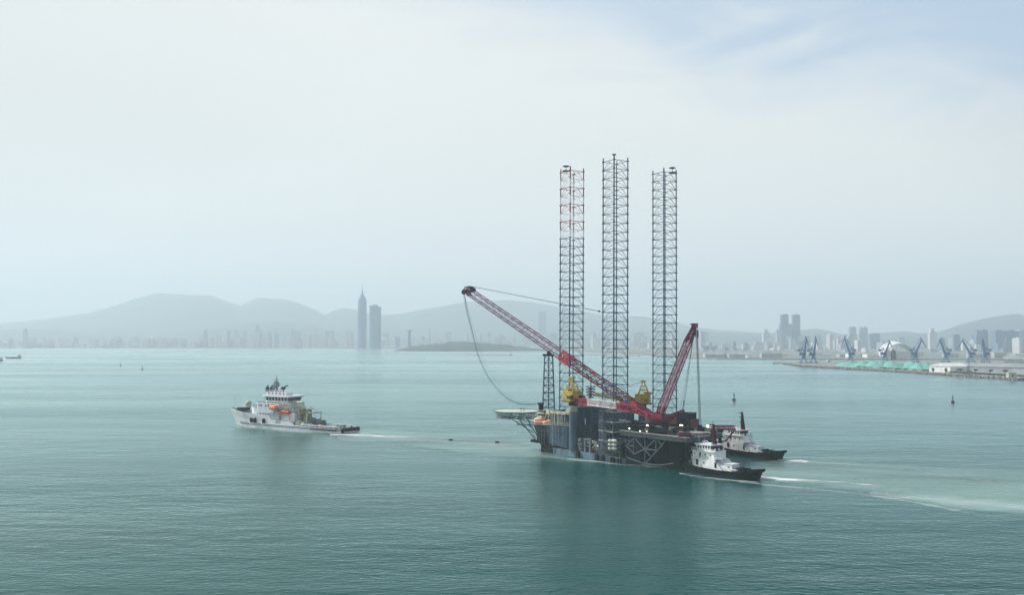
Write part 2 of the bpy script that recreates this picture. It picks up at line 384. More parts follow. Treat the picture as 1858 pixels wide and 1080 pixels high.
def island():
    vs = []; rows = 15; px = 700; pts = []
    while px <= 1005: pts.append(px); px += 4
    for px in pts:
        c = P(px, interp(px, isl) + rnd.uniform(-.5, .5), 3850).z - 1
        for j in range(rows):
            q = math.sin(math.pi * j / (rows - 1)) ** .7; Y = 3720 + 260 * j / (rows - 1)
            vs.append((P(px, 630, 3850).x, Y, -1.5 + q * max(c, .5) + (rnd.uniform(-2, 2) if 0 < q else 0) * q))
    fs = [(i * rows + j, (i + 1) * rows + j, (i + 1) * rows + j + 1, i * rows + j + 1) for i in range(len(pts) - 1) for j in range(rows - 1)]
    mb = MB(); mb.add(vs, fs); o = mb.build('island', hillm, smooth=True); tag(o, kind='structure')
island()
landm = mat('shore_land', (.22, .23, .21), .9, scale=.02, dirt=(.12, .14, .12))
def land(name, fr, yback, z, m):
    poly = [(G(a, b).x, G(a, b).y) for a, b in fr]
    for q in yback: poly.append(q)
    mb = MB(); mb.prism(poly, -3, z, 0); o = mb.build(name, m); tag(o, kind='structure'); return o
land('far_shore', [(-700, 631.5), (0, 631.8), (700, 633.5), (740, 635), (1000, 636.5), (1090, 641), (1180, 645), (1235, 651), (1300, 653), (1450, 653.3), (1600, 653.6), (2300, 655)], [(14500, 15000), (-14500, 15000)], 2.2, landm)
def wall_line(name, a, b_, w, h, m, label, cat):
    A = G(*a); B = G(*b_); d = (B - A).normalized(); n = Vector((-d.y, d.x, 0)) * w / 2
    mb = MB(); mb.prism([(p.x, p.y) for p in (A - n * 1.6, B - n * 1.6, B + n * 1.6, A + n * 1.6)], -2, h, 0, top=[(p.x, p.y) for p in (A - n, B - n, B + n, A + n)])
    mb.tube((B.x, B.y, h), (B.x, B.y, h + 9), 1.1, .7, n=8); mb.lathe([(1.6, 0), (1.6, 1), (.8, 2.4), (.1, 3)], (B.x, B.y, h + 9), 8)
    o = mb.build(name, m); tag(o, label, cat)
wall_line('breakwater', (846, 644), (927, 645.5), 8, 2.6, M['quay'], 'low breakwater with a beacon at its end below the dark island', 'breakwater')
wall_line('breakwater', (720, 641), (700, 640.6), 7, 2.2, M['quay'], 'short low breakwater left of the dark island', 'breakwater')
wall_line('breakwater', (1160, 646.5), (1010, 644), 8, 2.4, M['quay'], 'long low breakwater behind the three tall lattice legs', 'breakwater')

# ---------------------------------------------------------------- distant town
def bld(name, px, wpx, ytop, Y, dep, m, label, cat='building', group=None, shape='box', rz=0):
    p = P(px, ytop, Y); w = wpx / F * Y; h = max(p.z - 1.5, 5)
    mb = MB()
    if shape == 'box':
        mb.box((0, 0, h / 2), (w, dep, h)); mb.box((w * .1, 0, h + 1.6), (w * .35, dep * .4, 3.2))
    elif shape == 'step':
        mb.box((0, 0, h * .42), (w, dep, h * .84)); mb.box((-w * .05, 0, h * .92), (w * .5, dep * .7, h * .16)); mb.box((0, 0, h + 3), (2, 2, 6))
    elif shape == 'gable':
        mb.prism([(-w / 2, -dep / 2), (w / 2, -dep / 2), (w / 2, dep / 2), (-w / 2, dep / 2)], 0, h * .7)
        mb.add([(-w / 2, -dep / 2, h * .7), (w / 2, -dep / 2, h * .7), (w / 2, dep / 2, h * .7), (-w / 2, dep / 2, h * .7), (-w / 2, 0, h), (w / 2, 0, h)],
               [(0, 1, 5, 4), (2, 3, 4, 5), (1, 2, 5), (3, 0, 4)], 1)
    elif shape == 'slab':
        mb.box((0, 0, h / 2), (w, dep, h)); 
        for q in (-.3, .3): mb.box((w * q, 0, h + 2), (w * .2, dep * .5, 4))
    o = mb.build(name, [m, M['roofg']]); o.location = (p.x, Y, 1.5); o.rotation_euler = (0, 0, rz)
    tag(o, label, cat, group); return o

def spire_tower():
    p = P(657.5, 530, 4950); r = empty('skyscraper', 'tallest hazy skyscraper, rounded with a stepped crown and a needle spire', 'skyscraper', loc=(p.x, 4950, 1.5))
    h = P(657, 536, 4950).z
    mb = MB(); mb.lathe([(25, 0), (25, h * .3), (25, h * .6), (24.5, h * .82), (23, h * .90), (19, h * .935), (18.5, h * .955)], n=20); mb.build('shaft', GT, r)
    mb = MB(); mb.lathe([(14, h * .955), (13, h * .985), (9, h * .99), (8, h * 1.02), (5, h * 1.025), (4, h * 1.06), (2.5, h * 1.09)], n=16); mb.build('crown', GT, r)
    mb = MB(); mb.tube((0, 0, h * 1.09), (0, 0, P(657, 515, 4950).z), 2.2, .8, n=6); mb.build('spire', M['shipgrey'], r)
spire_tower()
def round_tower():
    p = P(681, 560, 4800); h = P(681, 556, 4800).z - 1
    r = empty('skyscraper', 'broad rounded hazy office tower with a slanted top beside the spired skyscraper', 'skyscraper', loc=(p.x, 4800, 1.5))
    n = 20; poly = [(32 * math.cos(2 * math.pi * k / n), 24 * math.sin(2 * math.pi * k / n)) for k in range(n)]
    mb = MB(); mb.prism(poly, 0, [h + .15 * -q[0] for q in poly]); mb.build('shaft', GT, r)
    mb = MB(); mb.box((0, 0, h + 3), (26, 18, 12)); mb.build('plant_room', M['shipgrey'], r)
round_tower()
bld('tower_block', 1425, 21, 588, 4700, 30, FAC[4], 'hazy stepped double tower block, left of the slim twin slab', shape='box')
bld('tower_block', 1423, 13, 571, 4740, 26, FAC[4], 'tallest pale blue block rising behind the stepped double tower')
bld('tower_block', 1444, 13, 571.5, 4700, 26, FAC[4], 'slim hazy slab tower standing just right of the stepped double tower')
bld('tower_block', 1546, 12, 594, 4600, 26, FAC[2], 'grey hazy tower block, left one of the pair above the third harbour crane', shape='slab')
bld('tower_block', 1566, 13, 594.5, 4600, 26, FAC[2], 'grey hazy tower block, right one of the pair above the third harbour crane', shape='slab')
bld('tower_block', 1586, 18, 606, 4400, 26, FAC[4], 'lower blue grey block right of the pair of grey towers')
bld('tower_block', 1691, 12, 596, 4200, 24, FAC[0], 'pale slender block with a stepped roof below the foot of the right hill', shape='step')
bld('tower_block', 1779, 20, 600, 3500, 30, FAC[4], 'dark blue block beside the last harbour crane', shape='slab')
bld('tower_block', 1823, 42, 601, 3450, 34, FAC[4], 'widest dark blue block at the right below the hill', shape='slab')
bld('tower_block', 1852, 14, 599, 3700, 30, FAC[2], 'dark hazy block at the right edge of the picture')
bld('tower_block', 743, 4.5, 600, 4600, 14, FAC[4], 'thin shaft of the hazy tower crowned by a flat disc restaurant')
bld('tower_block', 984, 14, 566, 7400, 30, FAC[4], 'hazy tall block left of the three lattice legs, under the long boom', shape='slab')
bld('tower_block', 468, 7, 589, 5100, 22, FAC[0], 'slender pale tower below the saddle between the two left peaks', shape='step')
bld('tower_block', 530, 5, 596, 5050, 20, FAC[0], 'narrow bright white tower with a flat cap left of the skyscrapers')
o = bld('tower_block', 47, 5, 596, 5050, 22, FAC[3], 'slender pale tower with pointed cap at far left of the shore', shape='step')
bld('tower_block', 1413, 9, 598, 4600, 22, FAC[2], 'low grey tower touching the left side of the stepped double tower')
bld('tower_block', 1390, 12, 598, 4800, 22, FAC[0], 'pale block with small dome, between the hills left of the double tower', shape='step')
mb = MB(); q = P(780, 600, 4300); mb.tube((0, 0, 0), (0, 0, P(780, 596, 4300).z), 3, 1.8, n=8)
o = mb.build('chimney', M['shipgrey'])
o.location = (q.x, 4300, 1.5); tag(o, 'lone thin chimney rising behind the dark island', 'chimney')
mb = MB(); q = P(743, 600, 4600); mb.lathe([(10, 0), (19, 2.5), (19, 5), (4, 8)], n=14); mb.tube((0, 0, 8), (0, 0, 14), 1.2)
o = mb.build('disc_restaurant', M['shipgrey']); o.location = (q.x, 4590, q.z - 1.5); tag(o, 'flat disc on top of a hazy tower left of the dark island', 'tower top')
# many small ones share a label: nothing tells them apart in the haze
def town(n, pxa, pxb, ya, yb, Ya, Yb, label, group, cols=(0, 1, 2, 3), wa=4, wb=14, shapes=('box', 'slab', 'step', 'gable', 'box')):
    for i in range(n):
        px = rnd.uniform(pxa, pxb); Y = rnd.uniform(Ya, Yb); yt = rnd.uniform(ya, yb)
        bld('building', px, rnd.uniform(wa, wb) * (5000 / Y if Y < 3500 else 1) ** .6, yt, Y, rnd.uniform(14, 30), FAC[rnd.choice(cols)], label, 'building', group, rnd.choice(shapes), rnd.uniform(-.4, .4))
town(125, -40, 440, 612, 626, 5050, 6200, 'small pale building in the hazy town at the left end of the far shore', 'hazy town buildings on the left far shore')
town(46, 360, 650, 596, 620, 5050, 5900, 'pale mid-rise block in the hazy town left of the skyscrapers', 'hazy blocks left of the skyscrapers', wa=4, wb=9, shapes=('box', 'slab', 'step'))
town(34, 690, 1010, 603, 624, 5050, 6200, 'pale hazy building right of the skyscrapers and behind the dark island', 'hazy buildings behind the island')
town(40, 1000, 1290, 602, 628, 4300, 5800, 'pale hazy building behind the lattice legs and the right boom', 'hazy buildings behind the lattice legs')
town(30, 1270, 1392, 620, 638, 3600, 5000, 'low pale hazy building on the far shore right of the right boom', 'low hazy buildings right of the right boom', cols=(2, 4, 0), wa=4, wb=10)
town(40, 1385, 1530, 606, 636, 3400, 5200, 'pale hazy building on the far shore behind the first harbour cranes', 'hazy buildings behind the first harbour cranes', wa=4, wb=12)
town(60, 1530, 1880, 608, 637, 3000, 4600, 'grey hazy building on the shore behind the harbour cranes at right', 'hazy buildings behind the right harbour cranes', cols=(0, 2, 4, 4, 2), wa=4, wb=13)
for i in range(26):
    px = rnd.uniform(1250, 1870); Y = rnd.uniform(2230, 2700); 
    bld('shed', px, rnd.uniform(16, 40), P(0, 0, 1) and rnd.uniform(636, 644), Y, rnd.uniform(20, 40), M['wallw'] if i % 9 == 0 else M['wallg'],
        'long low pale shed on the flat shore behind the pier', 'shed', 'low sheds on the flat shore behind the pier', 'gable')
for i, (px, py) in enumerate(((269, 612), (276, 612))):
    p = P(px, py, 5150); mb = MB(); mb.lathe([(8, 0), (8, 8), (5, 11), (.5, 12)], n=14)
    o = mb.build('storage_tank', M['white'] if 'white' in M else None); o.location = (p.x, 5150, p.z - 8)
    mb2 = MB(); mb2.box((0, 0, -20), (18, 18, 39)); o2 = mb2.build('plinth', FAC[3], o)
    tag(o, ('left' if i == 0 else 'right') + ' one of two bright white domed tanks in the left town', 'tank')

# ---------------------------------------------------------------- pier at the right
PZ = 4.2
fr = [(1420, 662), (1450, 666), (1500, 669.5), (1550, 672), (1600, 675), (1660, 679), (1700, 682), (1760, 686), (1858, 692), (2050, 706)]
front_w = [G(a, b_, 0) for a, b_ in fr]
poly = [(p.x, p.y) for p in front_w] + [(1400, 1750), (1000, 1900), (700, 1870), (565, 1830), (525, 1790)]
cx = 0
inner = [(p[0] + (5 if i < len(front_w) else 0), p[1] + (9 if i < len(front_w) else -4)) for i, p in enumerate(poly)]
mb = MB(); mb.prism(poly, -2, PZ, 0, top=inner)
pier = mb.build('pier', [M['quay']]); tag(pier, kind='structure')
# rock revetment
mb = MB(); r2 = random.Random(3)
for a, b_ in zip(front_w, front_w[1:]):
    n = int((b_ - a).length / 3.2)
    for k in range(n):
        for row in range(3):
            p = a.lerp(b_, (k + r2.random()) / n); s_ = r2.uniform(1.2, 2.6)
            mb.box((p.x + row * 1.6 + r2.uniform(-1, 1), p.y + row * 3 + r2.uniform(-1, 1) - 2, .3 + row * 1.35), (s_ * 1.3, s_, s_ * .8), r2.uniform(0, 3), 0, r2.uniform(.5, .8))
o = mb.build('rock_revetment', M['rock']); tag(o, 'rough grey rock armour along the near side of the pier', None, None, 'stuff')
# scrub strip along the road
def leaf_crown(mb, c, rx, ry, rz, n, ls, mi, rr):
    for _ in range(n):
        t = rr.random() * 6.283; u = rr.uniform(-1, 1); q = rr.random() ** .4
        s_ = math.sqrt(1 - u * u); p = Vector((c[0] + rx * q * s_ * math.cos(t), c[1] + ry * q * s_ * math.sin(t), c[2] + rz * q * u))
        a = Vector((rr.uniform(-1, 1), rr.uniform(-1, 1), rr.uniform(-.6, .6))).normalized() * ls; b_ = a.orthogonal().normalized() * ls * .7
        mb.add([p - a, p - b_, p + a, p + b_], [(0, 1, 2, 3)], mi)
mb = MB()
for px in range(1560, 1872, 3):
    y = interp(px, [(a, b_) for a, b_ in fr]); p = G(px, y, 0); 
    if r2.random() < (.35 if px < 1680 else .95): leaf_crown(mb, (p.x + 8, p.y + 26 + r2.uniform(-4, 4), PZ + .9), 4, 4, 1.7, 34, .9, 0, r2)
o = mb.build('hedge', M['leaf']); tag(o, 'dark scrub strip along the near side of the pier', None, None, 'stuff')
def tree(px, py, h, wr, lab, umbrella=True):
    p = G(px, py, PZ); r = empty('tree', lab, 'tree', 'trees along the pier', loc=(p.x, p.y, PZ))
    mb = MB(); mb.tube((0, 0, 0), (.2, 0, h * .6), .35, .22)
    for k in range(5):
        t = k * 1.256; mb.tube((.2, 0, h * .5), (wr * .6 * math.cos(t), wr * .6 * math.sin(t), h * .85), .16, .06, n=4)
    mb.build('trunk', M['trunk'], r)
    mb = MB(); rr = random.Random(int(px))
    for k in range(7): leaf_crown(mb, (rr.uniform(-.6, .6) * wr, rr.uniform(-.6, .6) * wr, h * (.85 if umbrella else .65) + rr.uniform(-.5, .5)), wr * .55, wr * .55, h * (.16 if umbrella else .3), 60, .45, 0, rr)
    mb.build('crown', M['leaf'], r)
tree(1742, 679, 7, 4.2, 'dark spreading tree just right of the white gabled shed')
tree(1770, 680, 7, 3.4, 'dark round tree at the foot of the tall pole')
tree(1797, 681, 7, 3.4, 'dark flat-topped tree, third right of the white shed')
tree(1823, 682, 7, 3.6, 'dark flat-topped tree beside the small beige hut')
tree(1693, 677, 7, 1.8, 'slim dark tree before the left half of the white gabled shed', False)
tree(1716, 678, 7, 1.8, 'slim dark tree before the right half of the white gabled shed', False)
# sheds
def shed(name, A, B, depth, h, ridge, mw, mr, label, door=True):
    d = (B - A); L = d.length; ang = math.atan2(d.y, d.x)
    r = empty(name, label, 'warehouse', loc=(A.x, A.y, PZ), rz=ang)
    mb = MB(); mb.prism([(0, 0), (L, 0), (L, depth), (0, depth)], 0, h)
    for x in (0, L):
        pass
    mb.build('wall', mw, r)
    mb = MB(); e = 1.0
    mb.add([(-e, -e, h), (L + e, -e, h), (L + e, depth + e, h), (-e, depth + e, h), (L / 2, -e, ridge), (L / 2, depth + e, ridge)],
           [(0, 4, 5, 3), (4, 1, 2, 5), (0, 1, 4), (3, 5, 2), (3, 2, 1, 0)], 0) if door == 'front' else \
    mb.add([(-e, -e, h), (L + e, -e, h), (L + e, depth + e, h), (-e, depth + e, h), (-e, depth / 2, ridge), (L + e, depth / 2, ridge)],
           [(0, 1, 5, 4), (2, 3, 4, 5), (1, 2, 5), (3, 0, 4), (3, 2, 1, 0)], 0)
    mb.build('roof', mr, r)
    return r
A = G(1686, 675.5, PZ); B = G(1724.5, 677, PZ)
shed('warehouse', A, B, 40, 8.5, 13, M['wallw'], M['wallw'], 'white warehouse with an arched gable end, left of the long grey shed', 'front')
A = G(1727, 675.5, PZ); B = G(1990, 683, PZ)
shed('warehouse', A, B, 46, 8.5, 13, M['wallg'], M['roofg'], 'long grey warehouse running right from the white gabled one')
A = G(1822, 662, PZ); B = G(1985, 664, PZ)
shed('warehouse', A, B, 50, 10, 15, M['wallg'], M['roofg'], 'grey warehouse standing behind the long one at the right edge')
mb = MB(); p = G(1835, 685, PZ); mb.box((0, 0, 2.6), (9, 6, 5.2)); mb.box((0, 0, 5.4), (10, 7, .5)); mb.box((0, -3.05, 2), (1.4, .2, 3), mi=1)
o = mb.build('hut', [M['cream'], M['glass']]); o.location = (p.x, p.y, PZ); tag(o, 'small beige hut among the dark scrub at right', 'hut')
p = G(1758.5, 680, PZ); r = empty('lamp_mast', 'tall thin lighting mast before the long grey warehouse', 'mast', loc=(p.x, p.y, PZ))
mb = MB(); mb.tube((0, 0, 0), (0, 0, 27), .32, .18); mb.build('pole', M['dark'], r); mb = MB(); mb.box((0, 0, 27), (2.4, 1, .6)); mb.build('lamp_head', M['shipgrey'], r)
p = G(1680, 676, PZ); mb = MB(); mb.tube((0, 0, 0), (0, 0, 22), .25, .15); mb.box((0, 0, 22), (2, 1, .5)); o = mb.build('lamp_mast', M['shipgrey']); o.location = p; tag(o, 'thin lighting mast left of the white gabled warehouse', 'mast')
# netted heaps
def heap(px, py, rx, ry, h, label, seed):
    p = G(px, py, PZ); rr = random.Random(seed); mb = MB(); n = 20; rows = 9; vs = []
    lob = [(rr.uniform(-.5, .5), rr.uniform(-.4, .4), rr.uniform(.3, .6), rr.uniform(.6, 1)) for _ in range(4)]
    for j in range(rows):
        q = j / (rows - 1)
        for k in range(n):
            t = 6.283 * k / n; x = q * math.cos(t); y = q * math.sin(t)
            z = max([a * max(0, 1 - math.hypot(x - lx, y - ly) / (w + .35)) for lx, ly, w, a in lob] + [0]) * (1 - q ** 4)
            vs.append((x * rx, y * ry, z * h + (.05 if q < 1 else -.3)))
    fs = [(j * n + k, j * n + (k + 1) % n, (j + 1) * n + (k + 1) % n, (j + 1) * n + k) for j in range(1, rows - 1) for k in range(n)] + [tuple(range(n, 2 * n))]
    mb.add(vs, fs); o = mb.build('netted_heap', M['net']); o.location = (p.x, p.y, PZ); tag(o, label, 'heap', 'green netted heaps on the pier')
heap(1540, 664, 24, 36, 9, 'leftmost green netted heap, long and low, near the moored small ship', 1)
heap(1567, 666, 24, 30, 11, 'peaked green netted heap between the third and fourth harbour cranes', 2)
heap(1592, 667, 26, 30, 13, 'tallest green netted heap, just left of the fourth harbour crane', 3)
heap(1622, 667.5, 26, 32, 12, 'green netted heap in front of the white arched hall', 4)
heap(1652, 668, 26, 32, 12, 'green netted heap below the fifth harbour crane', 5)
heap(1676, 669.5, 20, 26, 11, 'rightmost green netted heap, touching the white gabled warehouse', 6)
# portal cranes: bs = base photo x, (ax, ay) apex, (tx, ty) jib tip
def portal(bs, by, ax, ay, tx, ty, label, sc_=1.0):
    p = G(bs, by, PZ); Y = p.y; r = empty('harbour_crane', label, 'crane', 'slewing harbour cranes on the pier', loc=(p.x, p.y, PZ))
    k = Y / F; ap = P(ax, ay, Y) - p; tp = P(tx, ty, Y) - p; s_ = 1 if ap.x <= 0 else -1
    mb = MB()
    for sx in (-1, 1):
        for sy in (-1, 1):
            mb.tube((sx * 5.5, sy * 5, 0), (sx * 2.6, sy * 2.6, 9.5), .75, .6, n=5); mb.box((sx * 5.5, sy * 5, .8), (4.2, 1.6, 1.6))
    mb.box((0, 0, 9.8), (7.5, 7, 1.6)); mb.lathe([(3, 10.4), (2.6, 14.5)], n=10); mb.build('portal', M['crane'], r)
    mb = MB(); mb.box((s_ * 2.2, 0, 17.2), (11, 6, 5.6)); mb.box((s_ * -2.2, -2.2, 14.6), (3, 2.4, 2.6)); mb.build('machine_house', M['crane'], r)
    mb = MB(); top = (s_ * 2.6, 0, 29)
    for sy in (-1.6, 1.6):
        mb.tube((s_ * -1, sy, 20), top, .5, n=5); mb.tube((s_ * 5.5, sy, 20), top, .5, n=5)
    mb.tube((s_ * 4, 0, 25), (s_ * -.5, 0, 25), .3); mb.build('a_frame', M['crane'], r)
    foot = Vector((-s_ * 1.5, 0, 18)); 
    mb = MB(); 
    for sy in (-1, 1): mb.tube(foot + Vector((0, sy * 1.8, 0)), ap + Vector((0, sy * .7, 0)), 1.6, 1.2, n=5)
    mb.build('boom', M['crane'], r)
    mb = MB(); mb.tube(ap + (ap - tp) * .22 + Vector((0, 0, 1)), ap, .9, 1.2, n=5); mb.tube(ap, tp, 1.2, .7, n=5); mb.build('jib', M['crane'], r)
    mb = MB(); mb.tube(top, ap + (ap - tp) * .2 + Vector((0, 0, 1)), .42, n=4); mb.tube(top, foot.lerp(ap, .35), .35, n=4); mb.build('tie_rod', M['crane'], r)
    mb = MB(); mb.tube(top, (s_ * 9, 0, 25), .6, n=4); mb.box((s_ * 9, 0, 24), (4.5, 3, 4.5)); mb.build('counterweight', M['crane'], r)
    mb = MB(); mb.tube(tp, (tp.x, tp.y, 22), .12, n=4); mb.build('hoist_rope', M['rope'], r)
portal(1458.5, 659, 1463, 613.5, 1466.5, 627, 'first harbour crane from the left, nearly upright at the pier tip')
portal(1476, 659, 1480.5, 613.5, 1483.5, 627, 'second harbour crane from the left, nearly upright beside the first')
portal(1543.5, 658, 1532.5, 613.5, 1526.5, 629, 'third harbour crane, boom leaning left, left of the green heaps')
portal(1605.5, 658, 1614, 620.5, 1618.5, 629, 'fourth harbour crane, boom leaning right over the left end of the white arch')
portal(1661, 657.5, 1672, 617, 1681, 630.5, 'fifth harbour crane, boom leaning right at the right end of the white arch')
portal(1716.5, 658, 1705.5, 617.5, 1700.5, 631, 'sixth harbour crane, boom leaning left above the white gabled warehouse')
portal(1762, 658, 1746.5, 618, 1738, 631, 'seventh harbour crane, widest boom leaning left behind the tall pole')
portal(1788.5, 658, 1783, 617.5, 1781, 631, 'last harbour crane at right, seen end-on with a narrow upright boom')
# arched hall
p = P(1630, 645, 2200); r = empty('arched_hall', 'white hall with a high arched roof among the harbour cranes', 'hall', loc=(p.x - 3, 2200, 2))
mb = MB(); n = 22; k = 2200 / F
for i in range(n):
    t0 = math.pi * i / n * .93 + .12; t1 = math.pi * (i + 1) / n * .93 + .12
    def arc(t, rr): return (-rr * math.cos(t) * 1.0, rr * math.sin(t) * .86)
    a = arc(t0, 27 * k); b_ = arc(t1, 27 * k); th0 = 1 + 5 * math.sin(t0); th1 = 1 + 5 * math.sin(t1)
    vs = [(a[0], -18, a[1] + 6), (b_[0], -18, b_[1] + 6), (b_[0], 22, b_[1] + 6 + th1), (a[0], 22, a[1] + 6 + th0), (a[0], -18, a[1] + 4), (b_[0], -18, b_[1] + 4), (b_[0], 22, b_[1] + 3), (a[0], 22, a[1] + 3)]
    mb.add(vs, [(0, 1, 2, 3), (7, 6, 5, 4), (0, 4, 5, 1), (2, 6, 7, 3)])
mb.build('roof', M['white'], r, smooth=False)
mb = MB(); mb.bx(-14 * k, 20 * k, -6, 14, 0, 16, 0); mb.bx(-15 * k, 22 * k, -8, 16, 16, 18.5, 1)
for i in range(9): mb.bx(-13 * k + i * 5.2, -12.4 * k + i * 5.2, -9, -8, 0, 17, 1)
mb.build('wall', [M['wallw'], M['white']], r)
p = P(1621, 655, 2050); mb = MB(); mb.lathe([(5.5, 0), (5.5, 20), (4, 23), (1, 24)], n=14); o = mb.build('silo', M['dark']); o.location = (p.x, 2050, 2); tag(o, 'dark upright silo at the left foot of the white arched hall', 'silo')

# ---------------------------------------------------------------- ship pieces
def hull(mb, secs, bul=.9, stripe=.7, mi_side=0, mi_low=1, mi_deck=2, keel=-2.0, trim=None):
    """secs: (x deck, x waterline, half beam deck, half beam waterline, deck height)"""
    rings = []
    for xd, xw, bd, bw, zd in secs:
        half = []
        for z in (keel, 0, stripe, zd * .55, zd):
            t = 0 if z <= 0 else (z / zd)
            x = xw + (xd - xw) * t ** 1.3 if z > 0 else xw
            b_ = bw * (.8 if z < 0 else 1) + (bd - bw) * t ** 1.2 * (1 if z > 0 else 0)
            half.append((x, b_, z))
        rings.append([(x, -b_, z) for x, b_, z in half[::-1]] + [(x, b_, z) for x, b_, z in half])
    n = 10; vs = [v for r_ in rings for v in r_]
    for i in range(len(rings) - 1):
        for k in range(n - 1):
            if k == 4: continue
            a = i * n + k; lo = k in (3, 5)
            f = (a, a + n, a + n + 1, a + 1)
            o = len(mb.v); mb.add([vs[q] for q in f], [(0, 1, 2, 3)], mi_low if lo or k in (2, 6) and False else mi_side)
    for r_ in (rings[0], rings[-1]): mb.add(r_, [tuple(range(n))], mi_side)
    for (a, b_) in zip(secs, secs[1:]):     # deck and inner bulwark
        za = a[4] - bul; zb = b_[4] - bul; ya = a[2] - .25; yb = b_[2] - .25; 
        ya = max(ya, .05); yb = max(yb, .05)
        mb.add([(a[0], -ya, za), (b_[0], -yb, zb), (b_[0], yb, zb), (a[0], ya, za)], [(0, 1, 2, 3)], mi_deck)
        for s_ in (-1, 1):
            mb.add([(a[0], s_ * ya, za), (b_[0], s_ * yb, zb), (b_[0], s_ * yb, b_[4]), (a[0], s_ * ya, a[4]), (a[0], s_ * a[2], a[4] + .02), (b_[0], s_ * b_[2], b_[4] + .02)], [(0, 1, 2, 3), (3, 2, 5, 4)], mi_side)
def rail(mb, pts, h=1.1, r=.035, mi=0):
    for a, b_ in zip(pts, pts[1:]):
        a = Vector(a); b_ = Vector(b_); n = max(1, int((b_ - a).length / 1.8))
        for zz in (h, h * .5): mb.tube(a + Vector((0, 0, zz)), b_ + Vector((0, 0, zz)), r, n=4, mi=mi, cap=False)
        for k in range(n + 1): q = a.lerp(b_, k / n); mb.tube(q, q + Vector((0, 0, h)), r, n=4, mi=mi, cap=False)
def part(name, m, parent, fn, smooth=False):
    mb = MB(); fn(mb); return mb.build(name, m, parent, smooth)

# ---------------------------------------------------------------- rescue ship
SN = G(617, 788.3); BN = G(429, 770.5); SD = (BN - SN).normalized()
for _ in range(6): SD = (BN - (SN - Vector((-SD.y, SD.x, 0)) * 7.6)).normalized()
ang = math.atan2(SD.y, SD.x); SPORT = Vector((-SD.y, SD.x, 0)); BEAM = 7.6; LS = (BN - SN + SPORT * BEAM).length
S0 = SN - SPORT * BEAM        # centreline at stern
SHIPM = Matrix.Translation(S0) @ Matrix.Rotation(ang, 4, 'Z'); SHI = SHIPM.inverted()
def sl(px, py, y=0.0):
    """ship-local point whose lateral offset is y"""
    r0 = SHI @ Vector((0, 0, CAMZ)); r1 = SHI.to_3x3() @ ray(px, py); t = (y - r0.y) / r1.y; return r0 + r1 * t
ship = empty('rescue_ship', 'large white rescue and salvage ship steaming left with lifeboats amidships', 'ship', mw=SHIPM)
print('ship length', LS, 'bow tip', sl(421, 744, 0), 'mast', sl(500, 684, 0), 'wheel', sl(475, 722, 5), sl(527, 722, 5), 'text', sl(462, 735, 7.6), 'crane', sl(545, 738, 0), 'st', sl(645, 778, 0))
X = lambda px, y=7.6, py=760: sl(px, py, y).x
secs = [(0, 0, 6.6, 6.2, 2.6), (3, 3, 7.4, 7.2, 2.5), (20, 20, 7.6, 7.6, 2.6), (34, 34, 7.6, 7.6, 3.0), (36, 36, 7.6, 7.6, 4.4), (44, 44, 7.6, 7.6, 5.0), (52, 52, 7.6, 7.5, 5.3), (54, 54, 7.6, 7.4, 7.6), (66, 66, 7.6, 6.6, 7.9), (76, 75, 7.1, 5.0, 8.3), (84, 81.5, 5.2, 3.0, 8.9), (91, 86.5, 2.6, 1.1, 9.5), (LS + 5, LS - 0.5, .25, .12, 9.9)]
part('hull', [M['shipwhite'], mat('ship_boot_stripe', (.05, .09, .13), .5), M['deckgrey']], ship, lambda mb: hull(mb, secs, 1.0, .7))
def f(mb):
    for z in (1.5, 2.15):
        pts = [(s_[0] * (1 - z / s_[4]) * 0 + s_[1] + (s_[0] - s_[1]) * (z / s_[4]) ** 1.3, s_[3] + (s_[2] - s_[3]) * (z / s_[4]) ** 1.2 + .08, z) for s_ in secs[:-2]]
        mb.path(pts, .13, 4)
        mb.path([(a, -b_, c) for a, b_, c in pts], .13, 4)
part('rubbing_strake', M['black'], ship, f)
for px in (456, 463, 479.5):
    def f(mb):
        x = X(px, 7.4, 760); y_ = interp(x, [(s_[1], s_[3] * .45 + s_[2] * .55) for s_ in secs])
        mb.capsule((x, y_ + .25, 2.6), (x, y_ + .45, 5.6), 1.05, 10)
    part('fender', M['black'], ship, f)
x0, x1 = X(499, 7.2), X(448, 7.2, 745)
part('superstructure', [M['shipwhite'], M['deckgrey']], ship, lambda mb: (
    mb.prism([(50, -7.2), (x1 - 6, -7.2), (x1 - 1, -4.5), (x1 - 1, 4.5), (x1 - 6, 7.2), (50, 7.2)], 6.6, 11.2, 0, 1),
    mb.prism([(47, -6.6), (x1 - 8, -6.6), (x1 - 4.5, -4), (x1 - 4.5, 4), (x1 - 8, 6.6), (47, 6.6)], 11.2, 14.2, 0, 1),
    mb.prism([(36, -5.5), (50, -5.5), (50, 5.5), (36, 5.5)], 3.8, 9.4, 0, 1)))
def f(mb):
    rail(mb, [(47, 6.5, 14.2), (x1 - 8, 6.5, 14.2), (x1 - 4.6, 3.9, 14.2), (x1 - 4.6, -3.9, 14.2)], 1.0)
    rail(mb, [(36, 5.4, 9.4), (49, 5.4, 9.4)]); rail(mb, [(54, 7.5, 7.8), (60, 7.5, 7.9)])
    rail(mb, [(1, 6.6, 2.6), (8, 7.4, 2.5), (20, 7.5, 2.6), (33, 7.5, 2.8)], 1.3, .05)
part('railing', M['shipgrey'], ship, f)
def f(mb):
    for i in range(6): mb.box((x1 - 9 - i * 2.6, 7.26, 8.2), (.5, .14, .5))
    for i in range(4): mb.box((54.5 + i * 2.2, 7.26, 8.0), (.9, .14, 1.0))
part('porthole', M['glass'], ship, f)
